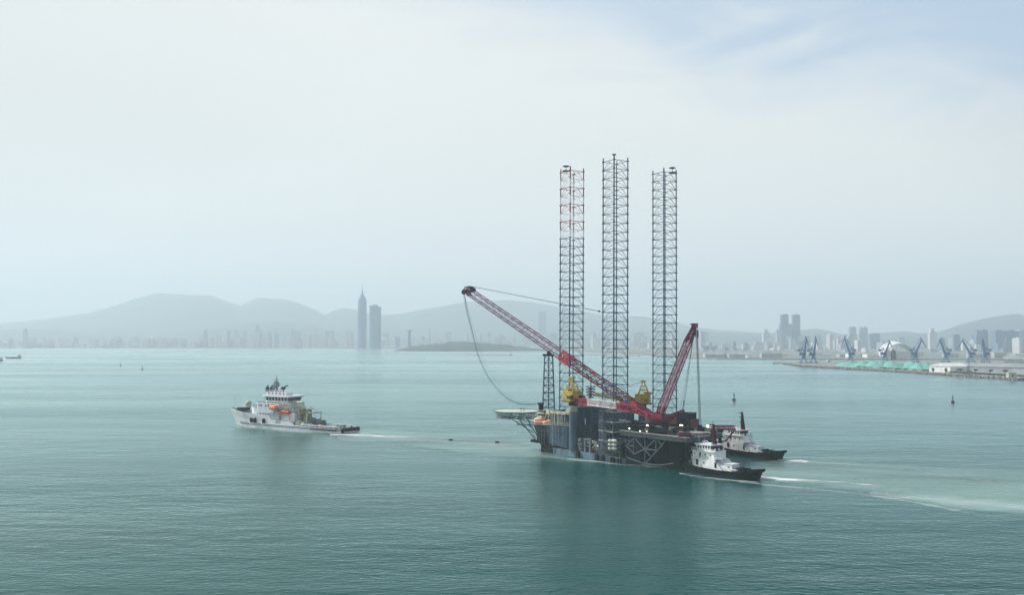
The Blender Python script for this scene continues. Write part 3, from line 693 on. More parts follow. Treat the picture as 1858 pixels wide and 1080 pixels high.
stroke_marks(7, 1.7, Matrix.Translation(((x0 + x1) / 2 + 0.5, 6.68, 12.6)) @ Matrix.Rotation(math.pi, 4, 'Z') @ Matrix.Rotation(R(90), 4, 'X'), 'painted_name', M['blue'], ship, 3, 4)
part('aft_house', [M['shipwhite'], M['glass'], M['shipgrey']], ship, lambda mb: (mb.bx(38, 48, -4.6, 4.6, 9.4, 11.8), mb.bx(40, 48, -4.4, 4.4, 11.8, 14.2), mb.bx(37.4, 48, -5.4, 5.4, 11.8, 12.0, 2), [mb.box((39.6 + i * 2, 4.66, 10.8), (.9, .14, .9), 0, 1) for i in range(4)], [mb.box((41 + i * 2, 4.46, 13.1), (.9, .14, .9), 0, 1) for i in range(3)], rail(mb, [(37.6, 5.3, 12), (47, 5.3, 12)], 1.1, .05, 2)))
for xx, yy, zz, dx, dy, dz, mm in ((33, 5, 4.2, 3, 2.4, 2.6, 'cream'), (31, -3, 4.6, 3, 3, 3.4, 'yellow'), (35, 1, 5.4, 2.2, 2.2, 5, 'salmon'), (24, 5.4, 3.0, 2.4, 1.6, 2.0, 'shipgrey'), (17, 4.8, 2.8, 1.8, 1.8, 1.8, 'orange'), (9, -4, 2.6, 2.6, 2, 1.6, 'pale'), (6, 3, 2.4, 2, 2, 1.2, 'dark'), (29, 5.8, 3.2, 1.6, 1.2, 2.2, 'white')):
    part('deck_locker', M[mm], ship, lambda mb: (mb.box((xx, yy, zz), (dx, dy, dz)), mb.box((xx, yy, zz + dz / 2 + .1), (dx * 1.08, dy * 1.08, .2)), mb.box((xx, yy, zz - dz / 2 - .4), (dx * .8, dy * .8, .8))))
part('stern_gantry', M['cream'], ship, lambda mb: (mb.tube((27, 5.6, 3), (26.4, 5.2, 9.5), .3), mb.tube((27, -5.6, 3), (26.4, -5.2, 9.5), .3), mb.tube((26.4, 5.6, 9.5), (26.4, -5.6, 9.5), .35), mb.tube((26.4, 3, 9.5), (33, 2.6, 13), .25), mb.tube((26.4, -3, 9.5), (33, -2.6, 13), .25)))
# wheelhouse: flares outward, wide band of windows
wx0, wx1 = X(524, 5, 728), X(474, 5, 728)
def f(mb):
    lo = [(wx0 + 1, -4.6), (wx1 - 4, -4.6), (wx1 - 1.4, -2.8), (wx1 - 1.4, 2.8), (wx1 - 4, 4.6), (wx0 + 1, 4.6)]
    hi = [(wx0, -5.2), (wx1 - 3.6, -5.2), (wx1 - .6, -3), (wx1 - .6, 3), (wx1 - 3.6, 5.2), (wx0, 5.2)]
    rf = [(wx0 - .7, -6.2), (wx1 - 3.2, -6.2), (wx1 + .5, -3.4), (wx1 + .5, 3.4), (wx1 - 3.2, 6.2), (wx0 - .7, 6.2)]
    mb.prism(lo, 14.2, 15.6, 0, top=lo); mb.prism(lo, 15.6, 17.6, 1, top=hi); mb.prism(rf, 17.6, 18.4, 0)
    for i in range(8):
        x = wx0 + 1.2 + i * (wx1 - wx0 - 5) / 7; mb.box((x, 5.0, 16.6), (.3, .5, 2.0)); mb.box((x, -5.0, 16.6), (.3, .5, 2.0))
part('wheelhouse', [M['shipwhite'], M['glass']], ship, f)
ux0, ux1 = X(521, 3, 717), X(480, 3, 717)
part('upper_house', [M['shipwhite'], M['glass']], ship, lambda mb: (mb.bx(ux0 + 1.5, ux1 - 1, -2.6, 2.6, 18.4, 19.9), mb.bx(ux0 + 1, ux1 - .5, -3.0, 3.0, 19.9, 20.1), [mb.box((ux0 + 3 + i * 3, 2.65, 19.2), (1.0, .12, .7), 0, 1) for i in range(5)]))
part('railing', M['shipgrey'], ship, lambda mb: (rail(mb, [(ux0 + 1, 3.0, 20.1), (ux1 - .5, 3.0, 20.1), (ux1 - .5, -3.0, 20.1)], 1.1, .06), rail(mb, [(wx0 - .5, 6.1, 18.4), (wx1 - 3.2, 6.1, 18.4)], 1.0)))
mx = sl(501, 700, 0).x; mt = sl(501, 684, 0).z; print('mast x', mx, 'top', mt)
def f(mb):
    mb.lattice((mx, 0, 20.0), (mx - .3, 0, mt - 3), 3.4, 1.5, 5, .26, .14); mb.tube((mx - .3, 0, mt - 4), (mx - .3, 0, mt + .6), .3, .18)
    for z, w in ((mt - 4.2, 2.6), (mt - 6.2, 3.2), (mt - 1.6, 1.6)): mb.box((mx - .3, 0, z), (w, w * 1.1, .22))
    mb.box((mx + 1.3, 0, mt - 5.4), (.4, 3.6, .35)); mb.box((mx - .2, 0, mt - 2.6), (2.6, .3, .3), .4); mb.tube((mx + 1.6, 1, mt - 4), (mx + 1.6, 1, mt - 1), .06); mb.tube((mx - 1.6, 1, mt - 6), (mx - 2.6, 1, mt - 2), .06)
part('mast', mat('mast_grey', (.16, .2, .22), .5), ship, f)
part('radar_dome', M['white'], ship, lambda mb: [mb.lathe([(.3, -1.2 * s_), (.85 * s_, -.8 * s_), (1.1 * s_, 0), (.85 * s_, .8 * s_), (.3, 1.15 * s_)], c, 12) for c, s_ in (((mx - 4, .5, 21.9), 1.1), ((mx - .3, 0, mt + .4), .5))], True)
part('radar_dome', M['cream'], ship, lambda mb: mb.lathe([(.8, -2.2), (1.5, -1.4), (1.9, 0), (1.5, 1.3), (.5, 1.9)], (sl(451, 734, 2).x, 2, 12.6), 12), True)
for s_ in (1, -1): part('funnel', M['dark'], ship, lambda mb: (mb.box((mx + 5.2, s_ * 1.6, 21.4), (2.4, 1.2, 2.6), 0, 0, .75), mb.tube((mx + 5.2, s_ * 1.6, 22.6), (mx + 4.8, s_ * 1.6, 23.8), .4)))
part('fire_monitor', M['dark'], ship, lambda mb: (mb.tube((mx - 7, 1, 20), (mx - 7, 1, 22.8), .4), mb.tube((mx - 6.6, 1, 22.5), (mx - 10.5, 1, 24.2), .42, .3), mb.box((mx - 7, 1, 22.4), (1.6, 1.6, 1.4))))
part('flagstaff', M['shipgrey'], ship, lambda mb: mb.tube((LS + 1.5, 0, 9), (LS + 1.8, 0, sl(429, 705, 0).z), .1, .06))
part('recess_shade_panel', M['shipgrey'], ship, lambda mb: (mb.bx(sl(507, 750, 7).x, sl(489, 750, 7).x, 7.2, 7.32, 5.4, 9.2), mb.bx(sl(509, 756, 7.6).x, sl(500, 756, 7.6).x, 7.5, 7.66, 3.4, 5.0)))  # upper grey panel paints in the dark of a recess; lower is grey wall
part('windlass', M['dark'], ship, lambda mb: (lambda x: (mb.box((x, 0, 9.2), (6, 4, 1.6)), mb.tube((x - 2, -3.0, 9.4), (x - 2, 3.0, 9.4), .9, n=10)))(sl(441, 742, 0).x))
# knuckle-boom crane, cream
cx0 = sl(527, 760, 2).x; cx1 = sl(556, 760, 2).x
def f(mb):
    mb.tube((cx0 + 1, 2.5, 6), (cx0 + 1, 2.5, 13.5), 1.3, 1.1, n=10); mb.box((cx0 + 1, 2.5, 13.6), (3.4, 3, 2.4))
    mb.tube((cx0 + 1, 2.5, 14.6), (cx1 + 2, 2.5, 14.9), 1.0, .7, n=6); mb.tube((cx1 + 2.4, 2.5, 15.6), (cx1 - .4, 2.5, 7.5), .75, .5, n=6)
    mb.tube((cx0 - 3, 3.4, 12.8), (cx1 + 4, 3.4, 13.4), .45, .4, n=6)
part('deck_crane', M['cream'], ship, f)
part('deck_gear', [M['olive'], M['pale'], M['dark']], ship, lambda mb: (mb.box((cx1 - .5, 1.6, 7.8), (3.4, 4, 7.5), 0, 0, .8), mb.box((cx1 + 6, 0, 7.2), (6, 7, 5.5), 0, 1), mb.box((cx1 + 2.8, 3.6, 4.4), (2.4, 2.4, 3.4), 0, 2), mb.lathe([(2.2, 0), (2.2, 3)], (cx1 + 2, 3.2, 8.8), 12, 0), mb.tube((cx1 + 9, 5, 4), (cx1 + 9, 5, 12.5), .3, n=5, mi=1), mb.tube((cx1 + 5, 5, 12), (cx1 + 10, 5, 8), .3, n=5, mi=1)))
part('winch', M['deckgrey'], ship, lambda mb: [(mb.box((x, y, 3.6), (4.5, 3.4, 1.2)), mb.tube((x, y - 2.3, 4.4), (x, y + 2.3, 4.4), 1.5, n=12)) for x, y in ((27, 2.5), (27, -3), (21, 0))])
part('stern_roller', M['black'], ship, lambda mb: (mb.tube((-.4, -5, 1.9), (-.4, 5, 1.9), .95, n=12), mb.box((-.3, 6.1, 1.6), (1.4, 1.1, 2.2)), mb.box((-.3, -6.1, 1.6), (1.4, 1.1, 2.2)), mb.box((12, 7.68, 1.45), (20, .3, .6))))
part('cargo_rail', M['shipwhite'], ship, lambda mb: [(mb.bx(2, 30, s_ * 6.4 - .3, s_ * 6.4 + .3, 3.1, 3.5), [mb.box((2 + i * 3.5, s_ * 6.4, 2.5), (.35, .5, 1.4)) for i in range(9)]) for s_ in (1, -1)])
for x in (4, 9, 14):
    for s_ in (1, -1): part('bollard', M['dark'], ship, lambda mb: mb.tube((x, s_ * 5.6, 1.6), (x, s_ * 5.6, 3.0), .45, n=8))
part('hatch_cover', M['shipgrey'], ship, lambda mb: mb.bx(12, 19, -3, 3, 1.6, 2.6))
part('deck_store', M['shipgrey'], ship, lambda mb: mb.bx(30, 34, -4, 4, 1.8, 4.8))
def lifeboat(mw, L_, rad, m, label, canopy=True):
    r = empty('lifeboat', label, 'lifeboat', mw=mw)
    def f(mb):
        mb.capsule((-L_ / 2, 0, 0), (L_ / 2, 0, 0), rad, 14, 0, .95); mb.box((L_ * .2, 0, rad * .95), (L_ * .22, rad * 1.0, rad * .5), 0, 0, .8)
    part('hull', m, r, f, True)
    part('window', M['glass'], r, lambda mb: [mb.box((L_ * (-.25 + .14 * i), s_ * rad * .88, rad * .38), (L_ * .07, .14, rad * .22)) for i in range(5) for s_ in (1, -1)])
    part('rubbing_band', M['white'], r, lambda mb: [mb.tube((-L_ * .36, s_ * rad * 1.0, -.05), (L_ * .36, s_ * rad * 1.0, -.05), .1, n=4) for s_ in (1, -1)])
    return r
q = sl(496.5, 739.5, 7.4); lifeboat(SHIPM @ Matrix.Translation(q), 7.6, 1.5, M['orange'], 'orange enclosed lifeboat hung on the side of the white rescue ship')
q = sl(516, 750, 6.6); rb = empty('rescue_boat', 'open red-orange fast boat in a cradle amidships on the white rescue ship', 'boat', mw=SHIPM @ Matrix.Translation(q))
part('hull', [M['bred'], M['orange'], M['deckgrey']], rb, lambda mb: hull(mb, [(-4, -3.6, 1.0, .8, .9), (0, 0, 1.3, 1.0, .9), (3, 2.6, 1.0, .6, 1.1), (4.6, 3.8, .1, .05, 1.4)], .4, .3, keel=-.9))
part('console', M['orange'], rb, lambda mb: (mb.box((-.6, 0, 1.3), (1.6, 1.2, 2.0), 0, 0, .8), mb.tube((-2.5, -1, .9), (-2.2, -.9, 2.7), .1), mb.tube((-2.5, 1, .9), (-2.2, .9, 2.7), .1), mb.tube((-2.2, .9, 2.7), (-2.2, -.9, 2.7), .1)))
part('davit', [M['salmon'], M['shipwhite']], ship, lambda mb: (mb.tube((q.x - 4, 6.4, 5), (q.x - 3.4, 7, 10), .3, n=5), mb.tube((q.x + 4, 6.4, 5), (q.x + 3.4, 7, 10), .3, n=5), mb.tube((q.x - 3.4, 7, 10), (q.x + 3.4, 7, 10), .25, n=5), mb.bx(q.x - 5, q.x + 5, 4.5, 7.5, 4.3, 4.8, 1)))

# ---------------------------------------------------------------- tugs
def make_tug(label):
    t = empty('tugboat', label, 'tugboat', 'harbour tugs beside the rig')
    L_ = 35.5; B = 5.2
    ss = [(0, 1.2, 3.6, 2.6, 3.6), (1.6, 2.2, 4.6, 4.0, 3.4), (6, 6, 5.1, 4.9, 2.7), (14, 14, 5.2, 5.1, 2.4), (22, 22, 5.2, 5.0, 2.6), (28, 27.5, 4.6, 4.0, 3.1), (32, 31, 3.3, 2.5, 3.7), (34.5, 33, 1.7, .9, 4.1), (35.6, 33.8, .4, .2, 4.3)]
    part('hull', [M['tughull'], M['black'], M['deckgrey']], t, lambda mb: hull(mb, ss, 1.0, .6))
    def f(mb):
        for s_ in (1, -1): mb.path([(s[0], s_ * (s[2] + .12), s[4] - .25) for s in ss], .32, 6)
        mb.tube((0, -3.6, 3.3), (0, 3.6, 3.3), .5, n=8)
        for i in range(7): mb.tube((34.6 - i * .9 ** 2, 2.4 * (i / 6) + .9, 2.6), (34.6 - i * .9 ** 2 + .1, 2.4 * (i / 6) + 1.1, 3.9), .5, n=8)
    part('fender', M['black'], t, f)
    def f(mb):
        mb.prism([(10.5, -3.9), (16, -3.9), (27.5, -3.6), (27.5, 3.6), (16, 3.9), (10.5, 3.9)], 1.6, [3.0, 5.6, 5.6, 5.6, 5.6, 3.0], 0, 0, top=[(12.5, -3.9), (16, -3.9), (27.5, -3.6), (27.5, 3.6), (16, 3.9), (12.5, 3.9)])
        mb.prism([(17, -3.2), (27.2, -3.2), (27.2, 3.2), (17, 3.2)], 5.6, 8.3, 0)
        mb.bx(16.7, 27.7, -3.8, 3.8, 5.6, 5.75, 0); mb.bx(16.8, 27.6, -3.7, 3.7, 8.3, 8.45, 0)
        mb.bx(9.6, 13.0, -1.6, 2.4, 1.6, 4.6, 0); mb.bx(9.4, 13.2, -1.8, 2.6, 4.6, 4.75, 0)
    part('deckhouse', [M['white']], t, f)
    def f(mb):
        lo = [(19, -2.5), (25.6, -2.5), (26.6, -1.3), (26.6, 1.3), (25.6, 2.5), (19, 2.5)]
        hi = [(18.8, -2.7), (26, -2.7), (27, -1.5), (27, 1.5), (26, 2.7), (18.8, 2.7)]
        rf = [(18.4, -3.1), (26.3, -3.1), (27.5, -1.7), (27.5, 1.7), (26.3, 3.1), (18.4, 3.1)]
        mb.prism(lo, 8.45, 9.2, 0); mb.prism(lo, 9.2, 10.5, 1, top=hi); mb.prism(rf, 10.5, 11.0, 0)
        for i in range(6):
            for s_ in (1, -1): mb.box((19.3 + i * 1.25, s_ * 2.64, 9.85), (.42, .22, 1.34))
    part('wheelhouse', [M['white'], M['glass']], t, f)
    part('door', M['dark'], t, lambda mb: [mb.box((x, 3.92 - (.04 if x < 16 else .08), z), (.95, .14, 2.0)) for x, z in ((24.6, 4.2), (15.9, 3.9))] + [mb.box((23.6, 3.24, 6.9), (.8, .1, 1.9))])
    for x, y, z, w in ((21.4, 3.86, 4.2, .7), (26.2, 3.22, 7.2, .6), (21.2, 3.24, 7.2, .6), (18.8, 3.24, 7.2, .6), (11.2, 2.44, 3.6, .6)):
        part('porthole', M['glass'], t, lambda mb: mb.tube((x, y - .05, z), (x, y + .06, z), w / 2, n=10))
    part('stripe', M['dark'], t, lambda mb: mb.tube((12.2, 3.94, 2.2), (16.1, 3.94, 5.5), .12, n=4))
    def f(mb):
        rail(mb, [(16.8, 3.7, 5.75), (27.5, 3.7, 5.75), (27.5, -3.7, 5.75)], 1.0, .045); rail(mb, [(17, 3.6, 8.45), (27.4, 3.6, 8.45), (27.4, -3.6, 8.45)], 1.0, .05)
        rail(mb, [(12.8, 3.7, 5.6), (16.4, 3.7, 5.6)], 1.0, .05)
    part('railing', M['white'], t, f)
    part('roof_gear', M['white'], t, lambda mb: (mb.box((24, 0, 11.7), (.3, 2.8, .25)), mb.tube((24, 0, 11), (24, 0, 11.6), .15), mb.lathe([(.5, 0), (.5, .5), (.2, .8)], (21.5, 1.2, 11), 10), mb.tube((25.5, 1.5, 11), (25.5, 1.5, 14), .05), mb.tube((22.5, 2, 11), (22.5, 2, 13), .05), mb.box((20, 1.5, 11.3), (1.2, .8, .6))))
    def f(mb):
        mb.prism([(18.4, -.8), (20.3, -.8), (20.3, .8), (18.4, .8)], 8.4, 18.4, 0, top=[(19.6, -.3), (20.2, -.3), (20.2, .3), (19.6, .3)])
        for z, w in ((17.9, 1.9), (16, 1.5), (13.9, 1.5)): mb.tube((20, 0, z), (20 + w, 0, z + .1), .1, n=4); mb.tube((20, -w * .6, z), (20, w * .6, z), .08, n=4); mb.box((20 + w * .6, 0, z + .25), (.35, .35, .4))
        mb.tube((20, 0, 18.4), (20, 0, 19.6), .08); mb.tube((17.2, 1.4, 8.4), (17.6, 1.3, 10.6), .3, n=8)
    part('mast', M['tugred'], t, f)
    for s_ in (1, -1): part('funnel', M['white'], t, lambda mb: (mb.box((17.4, s_ * 2.4, 7.2), (1.5, 1.3, 3.2)), mb.tube((17.4, s_ * 2.4, 8.6), (17.1, s_ * 2.4, 9.6), .3)))
    part('towing_winch', M['dark'], t, lambda mb: (mb.box((7.6, 0, 2.2), (2.4, 3, .8)), mb.tube((7.6, -1.6, 2.9), (7.6, 1.6, 2.9), .9, n=12), mb.tube((5, -2, 1.8), (5, -1.2, 3.6), .16), mb.tube((5, 2, 1.8), (5, 1.2, 3.6), .16), mb.tube((5, -1.2, 3.6), (5, 1.2, 3.6), .16), mb.tube((3.4, 0, 1.8), (3.4, 0, 4.2), .15)))
    part('gangway', M['white'], t, lambda mb: mb.box((8.6, 2.6, 2.9), (3.2, .7, .25), -.2))
    part('windlass', M['shipgrey'], t, lambda mb: (mb.box((30, 0, 3.2), (1.8, 2.6, 1)), mb.tube((30, -1.6, 3.6), (30, 1.6, 3.6), .6, n=10), mb.box((31.8, 1.2, 3.2), (1.2, 1, .7))))
    return t
tug = make_tug('nearer black and white tugboat with a dark red mast, at the rig stern corner')
def place_tug(o, right_px, right_py, left_px, yaw_guess):
    Rp = G(right_px, right_py); best = None
    for a in range(120, 200):
        for_ = Vector((math.cos(R(a)), math.sin(R(a)), 0)); e = Rp + for_ * 35.5
        px = W0 / 2 + F * e.x / (e.y * 1.0)
        s_ = abs(px - left_px) + abs(a - yaw_guess) * .02
        if best is None or s_ < best[0]: best = (s_, a)
    a = best[1]; port = Vector((-math.sin(R(a)), math.cos(R(a)), 0)); o.location = Rp - port * 3.2; o.rotation_euler = (0, 0, R(a)); print('tug yaw', a, o.location)
place_tug(tug, 1366, 874, 1224, 150)
tug2 = copy_tree(tug); tug2['label'] = 'farther black and white tugboat with a dark red mast, half behind the rig deck'
place_tug(tug2, 1408, 836.5, 1286, 158)

# ---------------------------------------------------------------- the rig
B0 = Vector((10.9, 398, 0)); ROLL = R(.42); CC = Vector((45, 378, 0))
RIGM = Matrix.Translation(CC) @ Matrix.Rotation(ROLL, 4, 'Y') @ Matrix.Translation(-CC) @ Matrix.Translation(B0) @ Matrix.Rotation(R(-50), 4, 'Z')
RI = RIGM.inverted()
def rl(px, py, Y): return RI @ P(px, py, Y)
def rly(px, py, y):
    """rig-local point on the plane local y = const"""
    r0 = RI @ Vector((0, 0, CAMZ)); r1 = RI.to_3x3() @ ray(px, py); t = (y - r0.y) / r1.y; return r0 + r1 * t
def rlx(px, py, x):
    r0 = RI @ Vector((0, 0, CAMZ)); r1 = RI.to_3x3() @ ray(px, py); t = (x - r0.x) / r1.x; return r0 + r1 * t
rig = empty('jack_up_rig', 'dark blue offshore jack-up rig with three tall lattice legs under tow', 'oil rig', mw=RIGM)
# legs
LEGS = [('left', rl(1036.5, 700, 392), 1), ('mid', rl(1116, 700, 368), 0), ('right', rl(1206, 700, 394), 0)]
ZTOP = 124.3; BAY = 3.72
def make_leg(c, painted, zbot):
    a0 = R(-58 + 50); w = 7.25 / 2 * math.sqrt(2)
    cor = [Vector((c.x + w * math.cos(a0 + R(45 + 90 * k)), c.y + w * math.sin(a0 + R(45 + 90 * k)), 0)) for k in range(4)]
    # screen roles: find left, right, front, back
    wp = [RIGM @ q for q in cor]; order = sorted(range(4), key=lambda i: wp[i].x / wp[i].y)
    li, ri = order[0], order[3]; mids = sorted(order[1:3], key=lambda i: wp[i].y); fi, bi = mids
    mb = MB(); nb = int((ZTOP - zbot) / BAY) + 1
    for b_ in range(nb):
        z1 = ZTOP - b_ * BAY; z0 = max(z1 - BAY, zbot)
        mi = (1 if b_ % 2 == 0 else 2) if painted and b_ < 8 else 0
        q = lambda i, z: Vector((cor[i].x, cor[i].y, z))
        for i in range(4):
            rr = .29 if i == fi else (.16 if i == bi else .25)
            mb.tube(q(i, z0), q(i, z1 + (1.6 if b_ == 0 and i != fi else (1.8 if b_ == 0 else 0))), rr, n=6, mi=mi, cap=b_ == 0)
            mb.box((cor[i].x, cor[i].y, z1), (.8, .8, .4), a0, mi)
        for s_ in (li, ri):
            for c_ in (fi, bi):
                mid = (q(s_, z1) + q(c_, z1)) / 2
                mb.tube(q(s_, z1), q(c_, z1), .135 if c_ == fi else .10, n=5, mi=mi, cap=False)
                mb.tube(q(s_, z0), mid, .08, n=4, mi=mi, cap=False)
                if c_ == fi: mb.tube(q(c_, z0), mid, .055, n=4, mi=mi, cap=False)
                else: mb.tube(q(s_, z0), q(c_, z1), .085, n=4, mi=mi, cap=False)
            mb.tube((q(s_, z1) + q(fi, z1)) / 2, (q(s_, z1) + q(bi, z1)) / 2, .09, n=4, mi=mi, cap=False)
    # rack / ladder run beside the back chord
    k = cor[bi].lerp(cor[fi], .18)
    mb.tube((k.x, k.y, zbot), (k.x, k.y, ZTOP - BAY * .2), .07, n=4, mi=0)
    return mb, cor, fi
for name, c, painted in LEGS:
    lab = {'left': 'left lattice leg, its top banded dark red and white', 'mid': 'middle and nearest lattice leg, plain dark blue', 'right': 'right lattice leg, plain dark blue'}[name]
    mb, cor, fi = make_leg(c, painted, 3 if name != 'left' else 8)
    lg = mb.build('leg', [M['leg'], M['legred'], M['legwhite']], rig); lg['label'] = lab
    if name != 'mid':
        dx = -3 if name == 'left' else 3
        top = rl(1027 if name == 'left' else 1220, 316, (RIGM @ c).y - 1)
        part('leg_beacon', M['leg'], lg, lambda mb: (mb.tube((top.x, top.y, ZTOP), (top.x, top.y, ZTOP + 2.0), .14), mb.lathe([(.2, 0), (1.5, .35), (1.5, .6), (.3, .9)], (top.x, top.y, ZTOP + 2.0), 12), mb.lathe([(1.7, 0), (1.7, .3)], (top.x, top.y, ZTOP + .2), 10)))
    else:
        part('leg_beacon', M['leg'], lg, lambda mb: mb.box((cor[fi].x, cor[fi].y, ZTOP + 2.0), (1.2, 1.2, .5)))
LC, MC, RC = LEGS[0][1], LEGS[1][1], LEGS[2][1]
print('legs local', LC, MC, RC)
# pontoon
part('pontoon', [M['pont'], M['deck']], rig, lambda mb: (
    mb.prism([(11, 0), (53.5, 0), (53.5, 46), (11, 46)], -4, 2.5, 0, 1),
    mb.bx(12, 12.2, -.25, 0, -1, 2.5), mb.bx(26, 26.2, -.25, 0, -1, 2.5), mb.bx(40, 40.2, -.25, 0, -1, 2.5)))
part('bow_bilge', M['dark'], rig, lambda mb: (mb.prism([(3, 4), (5, 1.2), (11, .1), (11, 46), (5, 45), (1, 38), (1, 10)], -4, 3.2, 0, top=[(-.5, 3), (2, .9), (11, .15), (11, 46), (2, 46), (-1.5, 38), (-1.5, 8)]), [mb.box((x, .3 - (.2 if x > 5 else 0), z), (.9, .5, .5), 0, 0, .7) for x, z in ((3.4, 1.2), (5, 2.2), (6.6, 1.4), (8.2, 2.6), (9.6, 1.3))]))
part('pontoon_fender', M['dark'], rig, lambda mb: [mb.box((x, -.6, 1.3), (1.8, 1.1, 2.6), 0, 0, .8) for x in (27, 38, 41.5, 47, 51)])
part('keel_structure', [M['dark']], rig, lambda mb: (mb.prism([(53.5, 9), (77, 9), (76, 24), (68, 32), (53.5, 36)], -4, 8), mb.bx(-1.5, 6, 4, 40, -1, 5), mb.bx(22, 54, 16, 40, 2.5, 8)))
# upper hull, raked at the bow
bot = [(1.5, 1.2), (23, .3), (23, 46), (3, 46), (-1.5, 38), (-1.5, 8)]
top_ = [(-2.5, .3), (23, .3), (23, 46), (-2.5, 46), (-6, 38), (-6, 8)]
part('hull', [M['steelgrn'], M['deck'], M['steelblue']], rig, lambda mb: (mb.prism(bot, 3.2, [11.4, 12.9, 12.9, 11.4, 11.4, 11.4], 0, 1, top=top_),))
part('hull_plating', [M['steelblue']], rig, lambda mb: (mb.prism([(8.5, .05), (23.2, .05), (23.2, .3), (8.5, .3)], [4.2, 2.6, 2.6, 4.2], [12.1, 12.9, 12.9, 12.1]),))
part('hull_rib', M['brace'], rig, lambda mb: [mb.prism([(x, 0), (x + .25, 0), (x + .25, .9), (x, .9)], 3.6, 11.2 + .06 * x, top=[(x - (.5 if x < 3 else .15), -.15), (x + .25 - (.5 if x < 3 else .15), -.15), (x + .25, .9), (x, .9)]) for x in (.4, 1.9, 3.4, 5.2, 8.4, 13, 18)])
part('deck_edge', M['pale'], rig, lambda mb: (mb.prism([(-2.8, -.3), (23.2, -.3), (23.2, 0.02), (-2.8, 0.02)], [11.4, 12.9, 12.9, 11.4], [11.65, 13.15, 13.15, 11.65]), rail(mb, [(-2.7, -.15, 11.6), (22, -.15, 13.1)], 1.1, .05)))
part('hull_pipe', M['brace'], rig, lambda mb: (mb.tube((2, -.25, 9.2), (22.5, -.1, 9.9), .12, n=5), mb.tube((4, -.3, 7.2), (15, -.1, 7.2), .1, n=5), mb.tube((15, -.15, 7.2), (15, -.15, 12.2), .1, n=5), mb.tube((20, -.1, 3.2), (20, -.1, 12.6), .16, n=5)))
part('hull_ladder', M['pale'], rig, lambda mb: (mb.tube((10.6, -.3, 3.4), (10.6, -.3, 12), .05, n=4), mb.tube((11.2, -.3, 3.4), (11.2, -.3, 12), .05, n=4), [mb.tube((10.6, -.3, 3.6 + i * .5), (11.2, -.3, 3.6 + i * .5), .04, n=4) for i in range(17)]))
part('rust_streak', M['rust'], rig, lambda mb: [mb.bx(x, x + w_, -.02 + .0, .02, z0, z1) for x, w_, z0, z1 in ((13.6, .12, 6, 9), (18.9, .12, 4.6, 7.6))])
part('anchor_rack', M['dark'], rig, lambda mb: (mb.box((5.5, -.6, 5.6), (2.6, .8, 1.6), 0, 0, .7), mb.tube((4.6, -.8, 5), (6.6, -.8, 6.4), .22), mb.tube((6.6, -.8, 5), (4.6, -.8, 6.4), .22)))
# accommodation
acc = part('accommodation_block', [M['steelblue'], M['deck']], rig, lambda mb: (mb.bx(7, 22, 13.8, 40, 12.95, 20.2, 0), mb.bx(19, 22, 4.2, 13.8, 12.95, 20.2, 0), mb.bx(6.8, 22.3, 13.7, 40.2, 20.2, 20.5, 1), mb.bx(18.8, 22.3, 4.0, 13.7, 20.2, 20.5, 1), mb.bx(22, 22.5, 3, 41, 12.95, 13.3, 1)))
part('recess_wall', [M['steelgrn'], M['brace']], rig, lambda mb: ([mb.bx(22.2, 23.4, y, y + 2.4, 2.5, 12.9, 1) for y in (9, 16, 25, 33)]))
for (px, py) in ((1074.5, 747.5), (1080, 747.2), (1086, 746.8), (1077.5, 760.5), (1082, 760), (1087, 759.6), (1068, 761), (1120, 757), (1126, 756.5)):
    q = rlx(px, py, 22.06); part('window', M['glass'], acc, lambda mb: mb.box((22.06, q.y, q.z), (.14, 1.0, .9)))
part('door', M['white'], rig, lambda mb: (lambda q: mb.box((22.6, q.y, 14.4), (.12, .5, 2.6)))(rlx(1062, 766, 22.6)))
part('railing', M['pale'], acc, lambda mb: rail(mb, [(22.2, 4.1, 20.5), (22.2, 40, 20.5)], 1.1, .05))
# jack house at the left leg and the forward deckhouse, cluttered
part('jack_house', [M['truss'], M['cream'], M['steelgrn']], rig, lambda mb: (
    mb.bx(LC.x - 6.5, LC.x - 4.9, LC.y - 6.2, LC.y + 6, 12.3, 18.6, 0), mb.bx(LC.x + 4.9, LC.x + 6.2, LC.y - 5, LC.y + 6, 12.9, 18.6, 0),
    mb.bx(LC.x - 6.8, LC.x + 6.2, LC.y - 6.3, LC.y - 5.3, 17.2, 18.4, 1), mb.bx(LC.x - 4.9, LC.x + 4.9, LC.y - 6.2, LC.y - 5.6, 12.6, 17.2, 2),
    mb.bx(LC.x - 1, LC.x + 2, LC.y - 6.7, LC.y - 6.2, 12.8, 16.4, 0), [mb.bx(LC.x - 4 + i * 2.2, LC.x - 3.7 + i * 2.2, LC.y - 6.5, LC.y - 6.2, 12.6, 17.2, 1) for i in range(4)],
    mb.prism([(LC.x + 1, LC.y - 7), (LC.x + 7, LC.y - 7), (LC.x + 7, LC.y - 6.3), (LC.x + 1, LC.y - 6.3)], [16.8, 18.2, 18.2, 16.8], [17.3, 21.2, 21.2, 17.3], 1)))
part('forward_deckhouse', [M['truss'], M['cream'], M['rust']], rig, lambda mb: (
    mb.bx(-1, 8, 5, 36, 11.5, 16.2, 0), mb.bx(-3.5, 8.2, 3.2, 36, 16.2, 16.8, 1), mb.bx(-2.5, 4, 2.5, 5, 11.5, 13.8, 2),
    [mb.tube((x, 2.4, 11.5), (x + 1.4, 3.2, 16.4), .22, n=5, mi=1) for x in (1.5, 3.6, 5.4, 6.8)], mb.bx(4.5, 6.5, 1.5, 4.5, 16.8, 18.6, 1), mb.bx(.5, 2.5, 2, 5, 16.8, 17.9, 0), rail(mb, [(-3.4, 3.3, 16.8), (8, 3.3, 16.8)], 1.1, .05, 1)))
q = rl(981.5, 748, 404)
